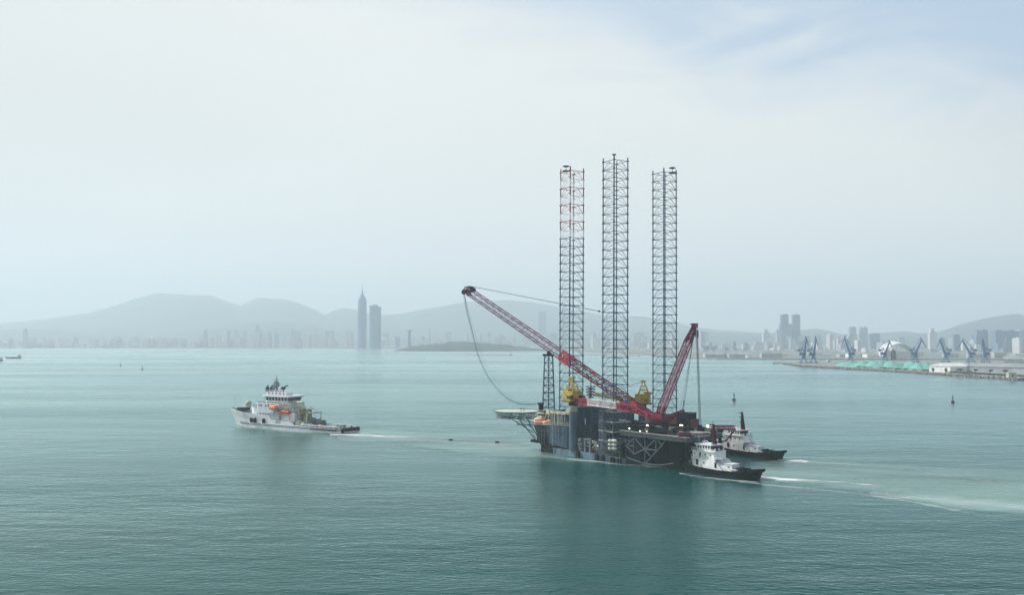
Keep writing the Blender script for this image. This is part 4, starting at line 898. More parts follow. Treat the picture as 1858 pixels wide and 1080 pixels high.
part('exhaust_stack', M['dark'], rig, lambda mb: mb.lathe([(1.35, -1.5), (1.1, .8), (1.1, 2.8), (1.45, 3.7), (1.6, 4.1)], (q.x, q.y, q.z), 12))
# helideck
hl = rl(897, 747, 411); hr = rl(977, 747, 411); hc = (hl + hr) / 2; hR = (hr - hl).length / 2; hz = rl(937, 746.2, 411).z
print('heli', hc, hR, hz)
octo = [(hc.x + hR * math.cos(R(22.5 + 45 * k)) * 1.04, hc.y + hR * math.sin(R(22.5 + 45 * k)) * 1.04) for k in range(8)]
hd = part('helideck', [M['heli'], M['truss']], rig, lambda mb: (mb.prism(octo, hz - .35, hz, 1, 0),))
part('safety_net', M['truss'], hd, lambda mb: [(mb.tube((a[0], a[1], hz - .2), ((a[0] - hc.x) * 1.12 + hc.x, (a[1] - hc.y) * 1.12 + hc.y, hz + .15), .06, n=4),
    mb.tube(((a[0] - hc.x) * 1.12 + hc.x, (a[1] - hc.y) * 1.12 + hc.y, hz + .15), ((b_[0] - hc.x) * 1.12 + hc.x, (b_[1] - hc.y) * 1.12 + hc.y, hz + .15), .06, n=4)) for a, b_ in zip(octo, octo[1:] + octo[:1])])
part('landing_circle', M['white'], hd, lambda mb: [mb.add([(hc.x + r_ * math.cos(t), hc.y + r_ * math.sin(t), hz + .012) for r_, t in ((hR * .5, t0), (hR * .55, t0), (hR * .55, t1), (hR * .5, t1))], [(0, 1, 2, 3)]) for t0, t1 in [(2 * math.pi * k / 28, 2 * math.pi * (k + 1) / 28) for k in range(28)]])
def f(mb):
    lo = hz - 3.1; n = 4; g = hR * .8
    for i in range(n):
        for ax in (0, 1):
            o_ = -g + 2 * g * i / (n - 1); half = math.sqrt(max(hR * hR - o_ * o_, 1)) * .95; hb = half * .82
            def pt(t, z, k=half): return Vector((hc.x + (t * k if ax else o_), hc.y + (o_ if ax else t * k), z))
            mb.tube(pt(-1, lo, hb), pt(1, lo, hb), .14, n=4); mb.tube(pt(-1, hz - .5), pt(1, hz - .5), .17, n=4)
            m_ = 6
            for k in range(m_):
                t0 = -1 + 2 * k / m_; t1 = -1 + 2 * (k + 1) / m_; tm = (t0 + t1) / 2
                mb.tube(pt(t0, hz - .5), pt(tm, lo, hb), .09, n=4, cap=False); mb.tube(pt(tm, lo, hb), pt(t1, hz - .5), .09, n=4, cap=False)
part('helideck_truss', M['truss'], rig, f)
def f(mb):
    a = rl(941, 760, 408); b_ = rl(973, 800, 399); mb.tube(a, b_, .28, n=5)
    a2 = rl(955, 758, 414); mb.tube(a2, rl(980, 800, 404), .28, n=5)
    mb.tube(rl(921, 756, 412), rl(968, 786, 400), .2, n=5); mb.tube(rl(953, 772, 403), rl(966, 774, 400), .18, n=5)
    mb.tube(rl(938, 770.5, 404), rl(968, 772, 400), .22, n=5); mb.tube(rl(938, 771, 409), rl(968, 772, 406), .22, n=5); rail(mb, [rl(938, 770.5, 404), rl(967, 772, 400)], 1.2, .07)
    mb.tube(rl(960, 770, 402), rl(972, 796, 399), .16, n=4)
part('helideck_strut', M['truss'], rig, f)
def f(mb):
    for Y in (404, 409, 415):
        tp_ = [rl(900 + i * 9.5, 749.2, Y) for i in range(9)]; bt_ = [rl(905 + i * 9.2, 753.5 + i * 2.0, Y) for i in range(8)]
        mb.path(tp_, .13, 4); mb.path(bt_, .16, 4)
        for i in range(8):
            mb.tube(tp_[i], bt_[i], .09, n=4); mb.tube(bt_[i], tp_[i + 1], .09, n=4)
    for px, py in ((905, 753.5), (932, 759.5), (960, 765.5)): mb.tube(rl(px, py, 404), rl(px, py, 415), .12, n=4)
part('helideck_side_truss', M['truss'], rig, f)
part('towing_bracket', M['dark'], rig, lambda mb: (lambda a: (mb.box((a.x, a.y, a.z), (5, 1.6, 1.2)), mb.tube((a.x + 3, a.y, a.z - .4), (a.x + 8, a.y + 1, 3.4), .5)))(rl(972, 801, 399)))
# boom rest tower
tb = rl(995.5, 747, 406); tt = rl(995.5, 646, 406)
part('boom_rest_tower', [M['leg'], M['dark']], rig, lambda mb: (mb.lattice((tb.x, tb.y, 12), (tt.x, tt.y, tt.z), 5.8, 3.6, 9, .24, .14, 0), mb.box((tt.x, tt.y, tt.z + .3), (4, 4, 1.0), .3, 1), mb.box((tt.x - 1.8, tt.y + 1.8, tt.z + 1.4), (1, 1, 2), .3, 1), mb.box((tt.x + 1.8, tt.y - 1.8, tt.z + 1.2), (1, 1, 1.6), .3, 1),
    mb.tube((tb.x, tb.y, 12), (tt.x, tt.y, tt.z), .3, n=5)))
# antenna mast with cross trees
am = rl(1072, 738, 402)
def f(mb):
    z0 = am.z - 2; z1 = rl(1072, 672, 402).z; mb.tube((am.x, am.y, z0), (am.x, am.y, z1), .3, .16, n=6)
    for py in (706, 711, 716, 721.5):
        z = rl(1072, py, 402).z; mb.box((am.x, am.y, z), (2.4, 2.4, .3), R(50)); 
        for k in range(6): t = k * 1.047; mb.tube((am.x, am.y, z), (am.x + 1.9 * math.cos(t), am.y + 1.9 * math.sin(t), z + .8), .08, n=4); mb.box((am.x + 1.9 * math.cos(t), am.y + 1.9 * math.sin(t), z + 1), (.35, .35, .5))
part('antenna_mast', M['dark'], rig, f)
# middle leg jacking cage
def f(mb):
    w = 4.6; a0 = R(-8)
    cs = [Vector((MC.x + w * 1.414 * math.cos(a0 + R(45 + 90 * k)), MC.y + w * 1.414 * math.sin(a0 + R(45 + 90 * k)), 0)) for k in range(4)]
    levels = [2.5, 8.2, 12.2, 16.2, 20.4]
    for k in range(4):
        mb.tube(cs[k] + Vector((0, 0, 2.5)), cs[k] + Vector((0, 0, 20.4)), .32, n=6)
        k2 = (k + 1) % 4
        for i, z in enumerate(levels[1:]):
            mb.tube(cs[k] + Vector((0, 0, z)), cs[k2] + Vector((0, 0, z)), .42, n=6, mi=1)
            zl = levels[i]; m_ = (cs[k] + cs[k2]) / 2
            mb.tube(cs[k] + Vector((0, 0, zl)), m_ + Vector((0, 0, z)), .2, n=5); mb.tube(cs[k2] + Vector((0, 0, zl)), m_ + Vector((0, 0, z)), .2, n=5)
part('jacking_cage', [M['brace'], M['pale']], rig, f)
a = rly(1095, 818, -1.0); b_ = rly(1093.5, 745, -1.0)
part('ladder_tower', M['cage'], rig, lambda mb: mb.lattice((a.x, -1.0, 2.5), (b_.x, -1.0, b_.z), 1.9, 1.9, 14, .16, .1))
# well deck machinery
WMt = [M['dark'], M['cream'], M['cage'], M['white']]
for i, (px, py, dx, dy, dz, mi) in enumerate(((1051, 812, 3.5, 4, 3.4, 0), (1049, 801, 2.6, 3, 1.0, 1), (1064, 810, 3.0, 3, 4.6, 2), (1078, 803, 5, 5, 1.0, 1), (1082, 792, 3, 4, 2.2, 0), (1070, 799, 4, 3, .6, 1), (1086, 812, 3, 3, 2.4, 1), (1127, 812, 2.5, 2.5, 3.4, 0), (1134, 818, 2, 2, 2, 0))):
    q = rly(px, py, 4.5); zc = max(q.z, 2.5 + dz / 2)
    part('machinery_skid', WMt[mi], rig, lambda mb: (mb.box((q.x, 4.5, zc), (dx, dy, dz), .1 * i), mb.box((q.x, 4.5, zc + dz / 2 + .2), (dx * .5, dy * .5, .4), .1 * i), mb.tube((q.x - dx * .3, 4.5 - dy * .3, 2.5), (q.x - dx * .3, 4.5 - dy * .3, zc), .15), mb.tube((q.x + dx * .3, 4.5 - dy * .3, 2.5), (q.x + dx * .3, 4.5 - dy * .3, zc), .15)))
for px in (1043, 1058, 1060, 1073, 1088):
    q = rly(px, 815, 3.2); part('vent_pipe', M['cage'], rig, lambda mb: mb.tube((q.x, 3.2, 2.5), (q.x, 3.2, 7.5), .18, n=5))
for px, r1_, r2_ in ((1047, 1.5, 1.3), (1082, 2.2, 1.5)):
    q = rly(px, 812, 2); part('hose_loop', M['white'], rig, lambda mb: mb.path([(q.x + r1_ * math.cos(t), 2, 4.2 + r2_ * math.sin(t)) for t in [k * .45 for k in range(8)]], .28, 6))
for px, py in ((1050, 812), (1082, 812), (1054, 802), (1072, 806)):
    q = rly(px, py, 2.5)
    for k in range(5):
        a = (q.x + rnd.uniform(-2, 2), 2.5 + rnd.uniform(-1, 1), max(3, q.z + rnd.uniform(-1.4, 1.4))); d_ = (rnd.uniform(.4, 1.2), .6, rnd.uniform(.3, .9)); t = rnd.random()
        part('valve_box', rnd.choice(WMt), rig, lambda mb: (mb.box(a, d_, t), mb.tube((a[0], a[1] + .2, 2.5), (a[0], a[1] + .2, a[2]), .09, n=4)))
part('portal_frame', M['cage'], rig, lambda mb: (lambda a, b_: (mb.bx(a.x, a.x + .8, .6, 1.4, 2.5, 7.6), mb.bx(b_.x, b_.x + .8, .6, 1.4, 2.5, 7.6), mb.bx(a.x - .4, b_.x + 1.2, .5, 1.5, 7.6, 8.2), mb.bx(a.x, b_.x, .7, 1.3, 4.8, 5.2)))(rly(1061, 812, 1), rly(1070, 812, 1)))
# main deck
dk = [(51, -.2), (84.5, -.2), (84.5, 46), (22.6, 46), (22.6, 30), (34, 30), (34, 36), (45.5, 36), (45.5, 30), (45.5, 14), (51, 12)]
DZ = 13.4
dk = [(51, -.2), (84.5, -.2), (84.5, 13), (82, 25), (73, 36), (46.2, 44), (46.2, 14), (51, 12)]
part('main_deck', [mat('deck_fascia', (.045, .062, .062), .6, dirt=(.025, .035, .035)), M['deck'], M['edge']], rig, lambda mb: (mb.prism(dk, DZ - 1.9, DZ - .25, 0, 1), mb.prism([(51, -.5), (84.7, -.5), (84.7, 1.6), (51, 1.6)], DZ - .25, DZ, 2, 2), mb.bx(24, 46.2, 33, RC.y - 5.2, DZ - 1.5, DZ), mb.bx(26, RC.x - 5.2, 33, 46, DZ - 1.5, DZ)))
# side truss under the deck
def f(mb):
    y = .4
    def q(px, py): v = rly(px, py, y); return Vector((v.x, y, v.z))
    seg = [((1136.5, 796), (1136.5, 828)), ((1150, 797), (1150, 826)), ((1170.5, 798), (1170.5, 840)), ((1190.5, 799), (1190.5, 820)),
           ((1149, 797), (1137, 810)), ((1137, 810), (1150, 824)), ((1141, 810), (1150, 810)), ((1153, 797), (1170.5, 817)), ((1170.5, 817), (1180, 828)), ((1188, 799), (1172, 815)),
           ((1169, 816), (1151, 825)), ((1172, 816), (1189, 817.5)), ((1194, 799), (1200, 808)), ((1207, 800), (1200, 811)), ((1200, 811), (1172, 840))]
    for a, b_ in seg: mb.tube(q(*a), q(*b_), .3, n=6)
    for px in (1150, 1170.5, 1190): a = q(px, 800); mb.tube(a, a + Vector((0, 11, 0)), .25, n=5); 
part('side_truss', M['brace'], rig, f)
part('under_deck_shade_wall', M['dark'], rig, lambda mb: (mb.bx(54, 83, 8.6, 9, -2, 11.4), [mb.tube((x, 8.2, -1), (x, 8.2, 11.6), .3, n=6) for x in (60, 68, 76, 83)]))  # near-black wall added for the shaded hollow, blocking sky behind; posts darkened to match
def f(mb):
    x = 84
    ys = [1, 7, 13]
    for y in ys: mb.tube((x, y, -1), (x, y, DZ - 1.8), .32, n=6)
    for y0, y1 in zip(ys, ys[1:]):
        mb.tube((x, y0, DZ - 2), (x, (y0 + y1) / 2, 2), .22, n=5); mb.tube((x, y1, DZ - 2), (x, (y0 + y1) / 2, 2), .22, n=5); mb.tube((x, y0, 5), (x, y1, 5), .2, n=5)
    
    q = [Vector((84, 13, 0)), Vector((82.8, 19, 0)), Vector((81.6, 24.6, 0)), Vector((77, 30, 0)), Vector((72.5, 35.5, 0))]
    for a, b_ in zip(q, q[1:]):
        u = Vector((0, 0, 1)); mb.tube(b_ + u * 4, b_ + u * (DZ - 2), .3, n=6); mb.tube(a + u * (DZ - 2), (a + b_) / 2 + u * 3, .22, n=5); mb.tube(b_ + u * (DZ - 2), (a + b_) / 2 + u * 3, .22, n=5); mb.tube(a + u * 5, b_ + u * 5, .22, n=5)
    mb.prism([(74, 9), (80, 9), (78, 24), (70, 30)], -1, DZ - 2)
part('stern_truss', M['dark'], rig, f)
# stern overhang bracket at the far right
sr = rl(1334, 777, 372)
def f(mb):
    a = rl(1255, 781, 360); b_ = rl(1334, 779, 372)
    for k in range(9):
        p0 = a.lerp(b_, k / 9); p1 = a.lerp(b_, (k + 1) / 9); mb.tube(p0 + Vector((0, 0, 1.1)), p1 + Vector((0, 0, 1.1)), .08, n=4); mb.tube(p0, p0 + Vector((0, 0, 1.1)), .07, n=4); mb.tube(p0, p1, .3, n=5)
    c_ = rl(1292, 806, 368)
    mb.tube(b_, rl(1318, 800, 371), .35, n=5); mb.tube(rl(1318, 800, 371), c_, .35, n=5); mb.tube(rl(1312, 779, 370), c_, .3, n=5); mb.tube(rl(1300, 779, 368), rl(1318, 800, 371), .22, n=5)
part('stern_gangway', M['rust'], rig, f)
part('bulwark', M['dark'], rig, lambda mb: mb.bx(53, 72, 3, 3.3, DZ, DZ + 2.2, 0))
rr = random.Random(11); CM = [M['dark'], M['deck'], M['rust'], M['pale']]
for i in range(56):
    x = rr.uniform(53, 82); y = rr.uniform(2, 31); s_ = rr.uniform(.6, 2.4); k = rr.choice((0, 0, 0, 1, 2, 3)); t = rr.random() * 3; q = rr.uniform(1, 2.4)
    if math.hypot(x - 52, y - 21) < 9: continue
    part('cargo_crate', CM[k], rig, lambda mb: (mb.box((x, y, DZ + s_ * .35), (s_ * q, s_, s_ * .7), t), mb.box((x, y, DZ + s_ * .72), (s_ * q * 1.04, s_ * 1.04, .08), t), mb.box((x, y, DZ + s_ * .8), (s_ * q * .3, s_ * .3, .1), t)))
for i in range(10):
    a = (74 + rr.uniform(-2, 6), 2 + i * 1.6, DZ + .5); b_ = (80 + rr.uniform(-2, 3), 3 + i * 1.6, DZ + .5)
    part('deck_pipe', CM[rr.choice((0, 2, 3))], rig, lambda mb: mb.tube(a, b_, .25, n=6))
part('railing', M['dark'], rig, lambda mb: rail(mb, [(51, -.3, DZ), (84.5, -.3, DZ), (84.5, 12, DZ)], 1.1, .05))
def f(mb):
    a = rl(1256, 784, 356); b_ = rl(1292, 783, 362); mb.lattice(a, b_, 1.2, 1.2, 8, .22, .12); mb.box((a + b_) / 2, (7, 1, .7), R(50))
ob = MB(); f(ob); o = ob.build('pipe_rack', M['salmon']); o.matrix_world = RIGM.copy(); tag(o, 'faded orange lattice piece lying on the stern deck below the hook', 'rack')
ob = MB(); ob.lattice(rl(1296, 776.5, 372), rl(1332, 776.5, 374), 1.5, 1.5, 8, .18, .12); o = ob.build('boom_section', M['red']); o.matrix_world = RIGM.copy(); tag(o, 'short pink-red lattice section lying at the far end of the stern', 'boom section')

# bow hose hanging low under the truss
hp = [rly(x, y, -.6) for x, y in ((1137, 830), (1150, 835), (1165, 840), (1185, 843.5), (1205, 844), (1225, 840.5))]
ob = MB(); ob.path([(q.x, -.6 - i * .2, max(q.z, .15)) for i, q in enumerate(hp)], .22, 6); o = ob.build('mooring_hose', M['brace']); o.matrix_world = RIGM.copy(); tag(o, 'slack grey hose drooping to the water below the side truss', 'hose')

# ---------------------------------------------------------------- yellow pedestal cranes
def pedestal_crane(label, base, zb, zped, turn, mcol, mcone):  # column, slewing house, gantry
    r = empty('pedestal_crane', label, 'crane', 'yellow pedestal cranes on the rig', mw=RIGM @ Matrix.Translation((base[0], base[1], zb)) @ Matrix.Rotation(turn, 4, 'Z'))
    h = zped - zb
    part('pedestal', [mcol, mcone], r, lambda mb: (mb.lathe([(1.65, 0), (1.65, h - 2.6)], n=18, mi=0), mb.lathe([(1.65, h - 2.6), (2.0, h - 1.2), (2.2, h)], n=18, mi=1)), False)
    part('slew_ring', M['dark'], r, lambda mb: mb.lathe([(2.0, h), (2.0, h + 1.2), (2.6, h + 1.3), (2.6, h + 1.8)], n=18))
    z = h + 1.8
    part('machine_house', [M['yellow'], M['dark']], r, lambda mb: (mb.prism([(-3.6, -2.8), (2.2, -2.8), (3, -1.6), (3, 2.4), (-3.6, 2.4)], z, z + 4.3, 0), mb.prism([(-4.4, -2.2), (-1, -2.2), (-1, 2), (-4.4, 2)], z + 4.3, z + 5.2, 0), mb.bx(-4.6, 3.2, -3.1, 2.7, z - .3, z, 1), rail(mb, [(-4.4, -3, z), (3, -3, z)], 1.2, .06), mb.box((3.9, 1.4, z + 1.6), (2, 2, 1.8), 0, 1)))
    part('cab', [M['yellow'], M['glass']], r, lambda mb: (mb.box((1.9, -3.9, z + 1.5), (2.4, 2, 2.8)), mb.box((2.2, -4.0, z + 1.9), (2.1, 2.04, 1.2), 0, 1)))
    def f(mb):
        ap = Vector((-.6, 0, z + 9.8))
        for sx in (-3, 1.8):
            for sy in (-1.9, 1.9): mb.tube((sx, sy, z + 4.2), ap + Vector((.35 * (1 if sx > 0 else -1), .3 * (1 if sy > 0 else -1), 0)), .3, .22, n=5)
        for t in (.35, .65):
            c4 = [Vector((sx, sy, z + 4.2)).lerp(ap, t) for sx, sy in ((-3, -1.9), (1.8, -1.9), (1.8, 1.9), (-3, 1.9))]
            for k in range(4): mb.tube(c4[k], c4[(k + 1) % 4], .14, n=4); mb.tube(Vector(((-3, 1.8, 1.8, -3)[k], (-1.9, -1.9, 1.9, 1.9)[k], z + 4.2)), c4[(k + 1) % 4], .1, n=4)
        mb.box(ap + Vector((0, 0, .3)), (2.4, 1.8, .7))
    part('gantry', [M['yellow']], r, f)
    return r, z
base1 = rl(1040, 742, 380.5); base2 = rl(1165, 742, 408)
print('ped', base1, base2)
c1, z1 = pedestal_crane('left yellow pedestal crane on a thick blue column, its red and white boom laid aft', (base1.x, base1.y), 2.5, base1.z + 1.4, 0, mat('column_blue', (.075, .12, .17), .5, streak=True, dirt=(.04, .07, .10)), M['cream'])
c2, z2 = pedestal_crane('right yellow pedestal crane on a teal column behind the middle and right legs', (base2.x, base2.y), 12, base2.z + .6, R(215), M['teal'], M['dark'])
# boom of crane 1: boxed lattice with red ends and white middle
bi = (RIGM @ Matrix.Translation((base1.x, base1.y, 2.5))).inverted() @ RIGM
a = bi @ (rly(1046, 728, -.6)); b1 = bi @ (rly(1068, 730, -2.4)); b2 = bi @ (rly(1121, 737, -2.4)); b3 = bi @ (rly(1142, 741, -2.4)); b4 = bi @ (rly(1178, 755, -1.8))
def f(mb):
    mb.lattice(a, b1, 1.9, 2.3, 5, .28, .2, 0); mb.lattice(b1, b2, 2.3, 2.3, 12, .24, .16, 1); mb.lattice(b2, b3, 2.3, 2.1, 5, .28, .2, 0); mb.lattice(b3, b4, 2.1, 1.0, 6, .25, .18, 0)
    d = (b2 - b1).normalized(); up = Vector((0, 0, 1)); s_ = d.cross(up).normalized()
    for o_ in (-1, 1):
        p0 = b1 + s_ * o_ * 1.12; p1 = b2 + s_ * o_ * 1.12; mb.add([p0 + up * -.85, p1 + up * -.85, p1 + up * .9, p0 + up * .9], [(0, 1, 2, 3)], 1)
        for (u, v_) in ((0, .0), ):
            pa = a + s_ * o_ * .95; pb = b1 + s_ * o_ * 1.1; mb.add([pa + up * -.7, pb + up * -.85, pb + up * .8, pa + up * .7], [(0, 1, 2, 3)], 0)
bm = part('boom', [M['red'], mat('boom_worn_white', (.62, .58, .58), .6, scale=.9, dirt=(.42, .30, .30))], c1, f)
d = (b2 - b1).normalized(); s_ = d.cross(Vector((0, 0, 1))).normalized(); m_ = b1.lerp(b2, .73) + s_ * 1.2
Mx = Matrix((( d.x, 0, s_.x, m_.x), (d.y, 0, s_.y, m_.y), (d.z, 1, s_.z, m_.z), (0, 0, 0, 1)))
stroke_marks(5, 1.1, Mx, 'painted_name', M['shipgrey'], bm, 8)
part('pendant', M['rope'], c1, lambda mb: mb.tube((-.6, 0, z1 + 9.8), b1, .06, n=4))
inv2 = (RIGM @ Matrix.Translation((base2.x, base2.y, 12)) @ Matrix.Rotation(R(215), 4, 'Z')).inverted() @ RIGM
t2 = inv2 @ rl(1080, 716, 414); s2 = Vector((2.6, 0, z2 + 1.2))
part('boom', M['yellow'], c2, lambda mb: mb.lattice(s2, t2, 2.2, 1.2, 12, .22, .15))
part('pendant', M['rope'], c2, lambda mb: (mb.tube((-.6, .3, z2 + 9.9), s2.lerp(t2, .8), .06, n=4), mb.tube((-.6, -.3, z2 + 9.9), s2.lerp(t2, .95), .06, n=4)))

# ---------------------------------------------------------------- big red heavy-lift crane
FT = rl(1192, 764, 371); TIP = rl(845, 525, 438); MT = rl(1260.5, 591, 360.5)
hcr = empty('heavy_lift_crane', 'huge dark red lattice boom crane on the rig deck, boom reaching far left', 'crane', mw=RIGM)
def lerp(t): return FT.lerp(TIP, t)
def f(mb):
    mb.lattice(lerp(0), lerp(.05), 1.6, 3.2, 2, .34, .22, 0)
    mb.lattice(lerp(.05), lerp(.17), 3.0, 3.2, 5, .26, .14, 0); mb.lattice(lerp(.17), lerp(.40), 3.2, 3.4, 10, .27, .16, 0)
    mb.lattice(lerp(.455), lerp(.97), 3.4, 3.0, 26, .22, .10, 1, 3); mb.lattice(lerp(.40), lerp(.455), 3.4, 3.4, 3, .45, .3, 2)
    d = (TIP - FT).normalized(); s_ = d.cross(Vector((0, 0, 1))).normalized(); u = s_.cross(d)
    for o_ in (-1, 1):
        for ta, tb_ in ((.415, .435), (.085, .11)):
            p0 = lerp(ta) + s_ * o_ * 1.85; p1 = lerp(tb_) + s_ * o_ * 1.85; mb.add([p0 - u * 1.6, p1 - u * 1.6, p1 + u * 1.6, p0 + u * 1.6], [(0, 1, 2, 3)], 2)
    # extra inner strings seen on the lower half
    for v in (-.6, ): mb.tube(lerp(.05) + s_ * v + u * .2, lerp(.42) + s_ * v + u * .2, .12, n=5, mi=3)
    for i in range(9): mb.box(lerp(.66 + i * .035) + u * .4, (.8, .8, .5), 0, 3)
bo = part('boom', [M['red'], M['plum'], M['bred'], M['plumpale']], hcr, f)
def f(mb):
    d = (TIP - FT).normalized(); s_ = d.cross(Vector((0, 0, 1))).normalized(); u = s_.cross(d)
    mb.lattice(lerp(.965), lerp(1.0), 3.1, 2.2, 2, .45, .35, 0)
    for o_ in (-1.3, 1.3):
        for k in (.97, .995): c_ = lerp(k) + s_ * o_ + u * (-1.3 if k > .98 else 1.5); mb.tube(c_ - s_ * .4, c_ + s_ * .4, 1.25, n=12, mi=1)
    mb.box(lerp(.985) + u * 1.9, (2.6, 2.6, .8), .3, 1)
part('boom_head', [M['plum'], M['dark']], bo, f)
DB = FT.lerp(Vector((FT.x + 1, FT.y, FT.z)), 1)
def f(mb):
    a = FT + Vector((.5, 0, 1.0)); mb.lattice(a, a.lerp(MT, .12), 1.5, 2.6, 2, .3, .2, 0); mb.lattice(a.lerp(MT, .12), a.lerp(MT, .82), 2.6, 2.4, 14, .27, .15, 0, 1); mb.lattice(a.lerp(MT, .82), MT, 2.4, 1.0, 4, .36, .26, 2)
    mb.tube(a.lerp(MT, .1), a.lerp(MT, .8), .35, n=5, mi=1)
ms = part('mast', [mat('mast_crimson', (.22, .025, .06), .55), M['plumpale'], M['plum']], hcr, f)
part('mast_head', M['plum'], ms, lambda mb: (mb.box(MT, (2.2, 2.2, 1.8), .4), mb.tube(MT + Vector((0, 0, .3)), rl(1252, 588.5, 361), .3, .2, n=5)))
# carbody, machinery and counterweight on the deck
bc = rl(1200, 772, 370); bx_, by_ = bc.x, bc.y; rzb = math.atan2(TIP.y - FT.y, TIP.x - FT.x)
def LB(x, y, z): return Vector((bx_ + x * math.cos(rzb) - y * math.sin(rzb), by_ + x * math.sin(rzb) + y * math.cos(rzb), z))
part('carbody', [M['dark'], M['rust']], hcr, lambda mb: (mb.lathe([(5.5, 0), (5.5, 1.2), (4, 1.4), (4, 2.3)], (bx_, by_, DZ), 18, 0), mb.box(LB(0, 0, DZ + .8), (15, 6, 1.5), rzb), [mb.box(LB(0, s_ * 5, DZ + 1.0), (16, 2.4, 2.0), rzb, 0) for s_ in (-1, 1)]))
part('superstructure', [M['rust'], M['red'], M['dark']], hcr, lambda mb: (mb.box(LB(-4, 0, DZ + 3.2), (19, 5.2, 1.8), rzb, 0), mb.box(LB(1, 2.6, DZ + 4.6), (6, 1.6, 2), rzb, 1), mb.box(LB(-2, -1.5, DZ + 4.8), (7, 2, 2.0), rzb, 0), mb.box(LB(3.5, -2, DZ + 4.6), (2.8, 2, 2.6), rzb, 2), [mb.tube(LB(-5 - i * 2.4, -2, DZ + 4.9), LB(-5 - i * 2.4, 2, DZ + 4.9), 1.0, n=10, mi=1) for i in range(3)]))
part('counterweight', [M['dark'], M['cage'], M['rust']], hcr, lambda mb: (mb.box(LB(-11.5, 0, DZ + 4.6), (5.5, 6.2, 4.6), rzb, 0), [mb.box(LB(-11.5 + i * 2.7, -3.15, DZ + 4.6), (.35, .25, 5.2), rzb, 1) for i in (-1, 0, 1)], mb.box(LB(-15, 0, DZ + 3), (1.6, 5, 3), rzb, 2)))
def f(mb):
    mb.lattice(rl(1200, 762, 367), rl(1241, 745.5, 362), 1.2, .8, 7, .26, .16); mb.lattice(rl(1234, 769, 363), rl(1252, 754, 361), 1.3, .9, 4, .25, .16)
    mb.tube(rl(1236, 775, 362), rl(1241, 746, 362), .25, n=5, mi=1); mb.tube(rl(1231, 772, 364), rl(1240, 746, 362), .25, n=5, mi=1)
    mb.tube(rl(1200, 762, 368), rl(1206, 740, 366), .25, n=5, mi=1)
part('back_hitch', [M['plum'], M['dark']], hcr, f)
part('backstay', M['rope'], hcr, lambda mb: (mb.tube(MT, rl(1237, 750, 362), .08, n=4), mb.tube(rl(1258, 612, 360.5), rl(1240, 748, 362), .08, n=4), mb.tube(rl(1236, 757, 362), rl(1241, 728, 362), .18, n=4), mb.tube(rl(1254, 640, 361), rl(1232, 752, 363), .05, n=4)))
def f(mb):
    for o_ in (0, 2.0): mb.tube(rl(1265.5 - o_ * .9, 596, 360), rl(1272.2 - o_ * 1.3, 776, 360), .09, n=4); mb.tube(rl(1264.5 - o_ * .9, 598, 361), rl(1271 - o_ * 1.3, 776, 361), .05, n=4)
    mb.tube(rl(1266, 600, 360), rl(1266.4, 613, 360), .3, n=5); mb.tube(rl(1261.5, 596, 360), rl(1262, 612, 360), .25, n=5)
part('hoist_rope', M['rope'], hcr, f)
hk = rl(1270.5, 779, 360)
part('hook_block', M['dark'], hcr, lambda mb: (mb.box(hk, (1.3, 1.3, 1.6)), mb.box(hk + Vector((0, 0, 1.1)), (2.0, 1.0, .8), 0, 0, .6), mb.tube(hk, hk - Vector((0, 0, 1.6)), .3)))
blob = rl(1086.5, 565, 398)
part('luffing_pendant', M['rope'], hcr, lambda mb: (mb.tube(rl(848, 518.5, 438), blob, .13, n=4), mb.tube(blob + Vector((0, 0, .0)), blob.lerp(MT, .02), .55, .2, n=6), mb.tube(blob, MT, .03, n=3)))
def f(mb):
    def cat(pts, r_, j=0):
        # smooth spline through points
        vs = []
        pp = [pts[0]] + pts + [pts[-1]]
        for i in range(1, len(pp) - 2):
            for k in range(6):
                t = k / 6; p0, p1, p2, p3 = pp[i - 1:i + 3]
                vs.append(.5 * ((2 * p1) + (p2 - p0) * t + (2 * p0 - 5 * p1 + 4 * p2 - p3) * t * t + (3 * p1 - p0 - 3 * p2 + p3) * t ** 3))
        vs.append(pts[-1]); mb.path(vs, r_, 4)
    base = [(842, 530, 438), (847, 560, 436), (857, 600, 432), (867, 640, 427), (880, 672, 422), (898, 700, 417), (920, 722, 412), (945, 733, 409), (976, 733, 405)]
    cat([rl(*q) for q in base], .19); cat([rl(x - 1.6, y + 1.5, Y) for x, y, Y in base[:-1]] + [rl(976, 733.5, 405)], .10)
    cat([rl(x + 4 * math.sin(i / 8 * math.pi), y - 5 * math.sin(i / 8 * math.pi), Y + 1) for i, (x, y, Y) in enumerate(base)], .06)
part('slack_rope', M['ropeteal'], hcr, f)

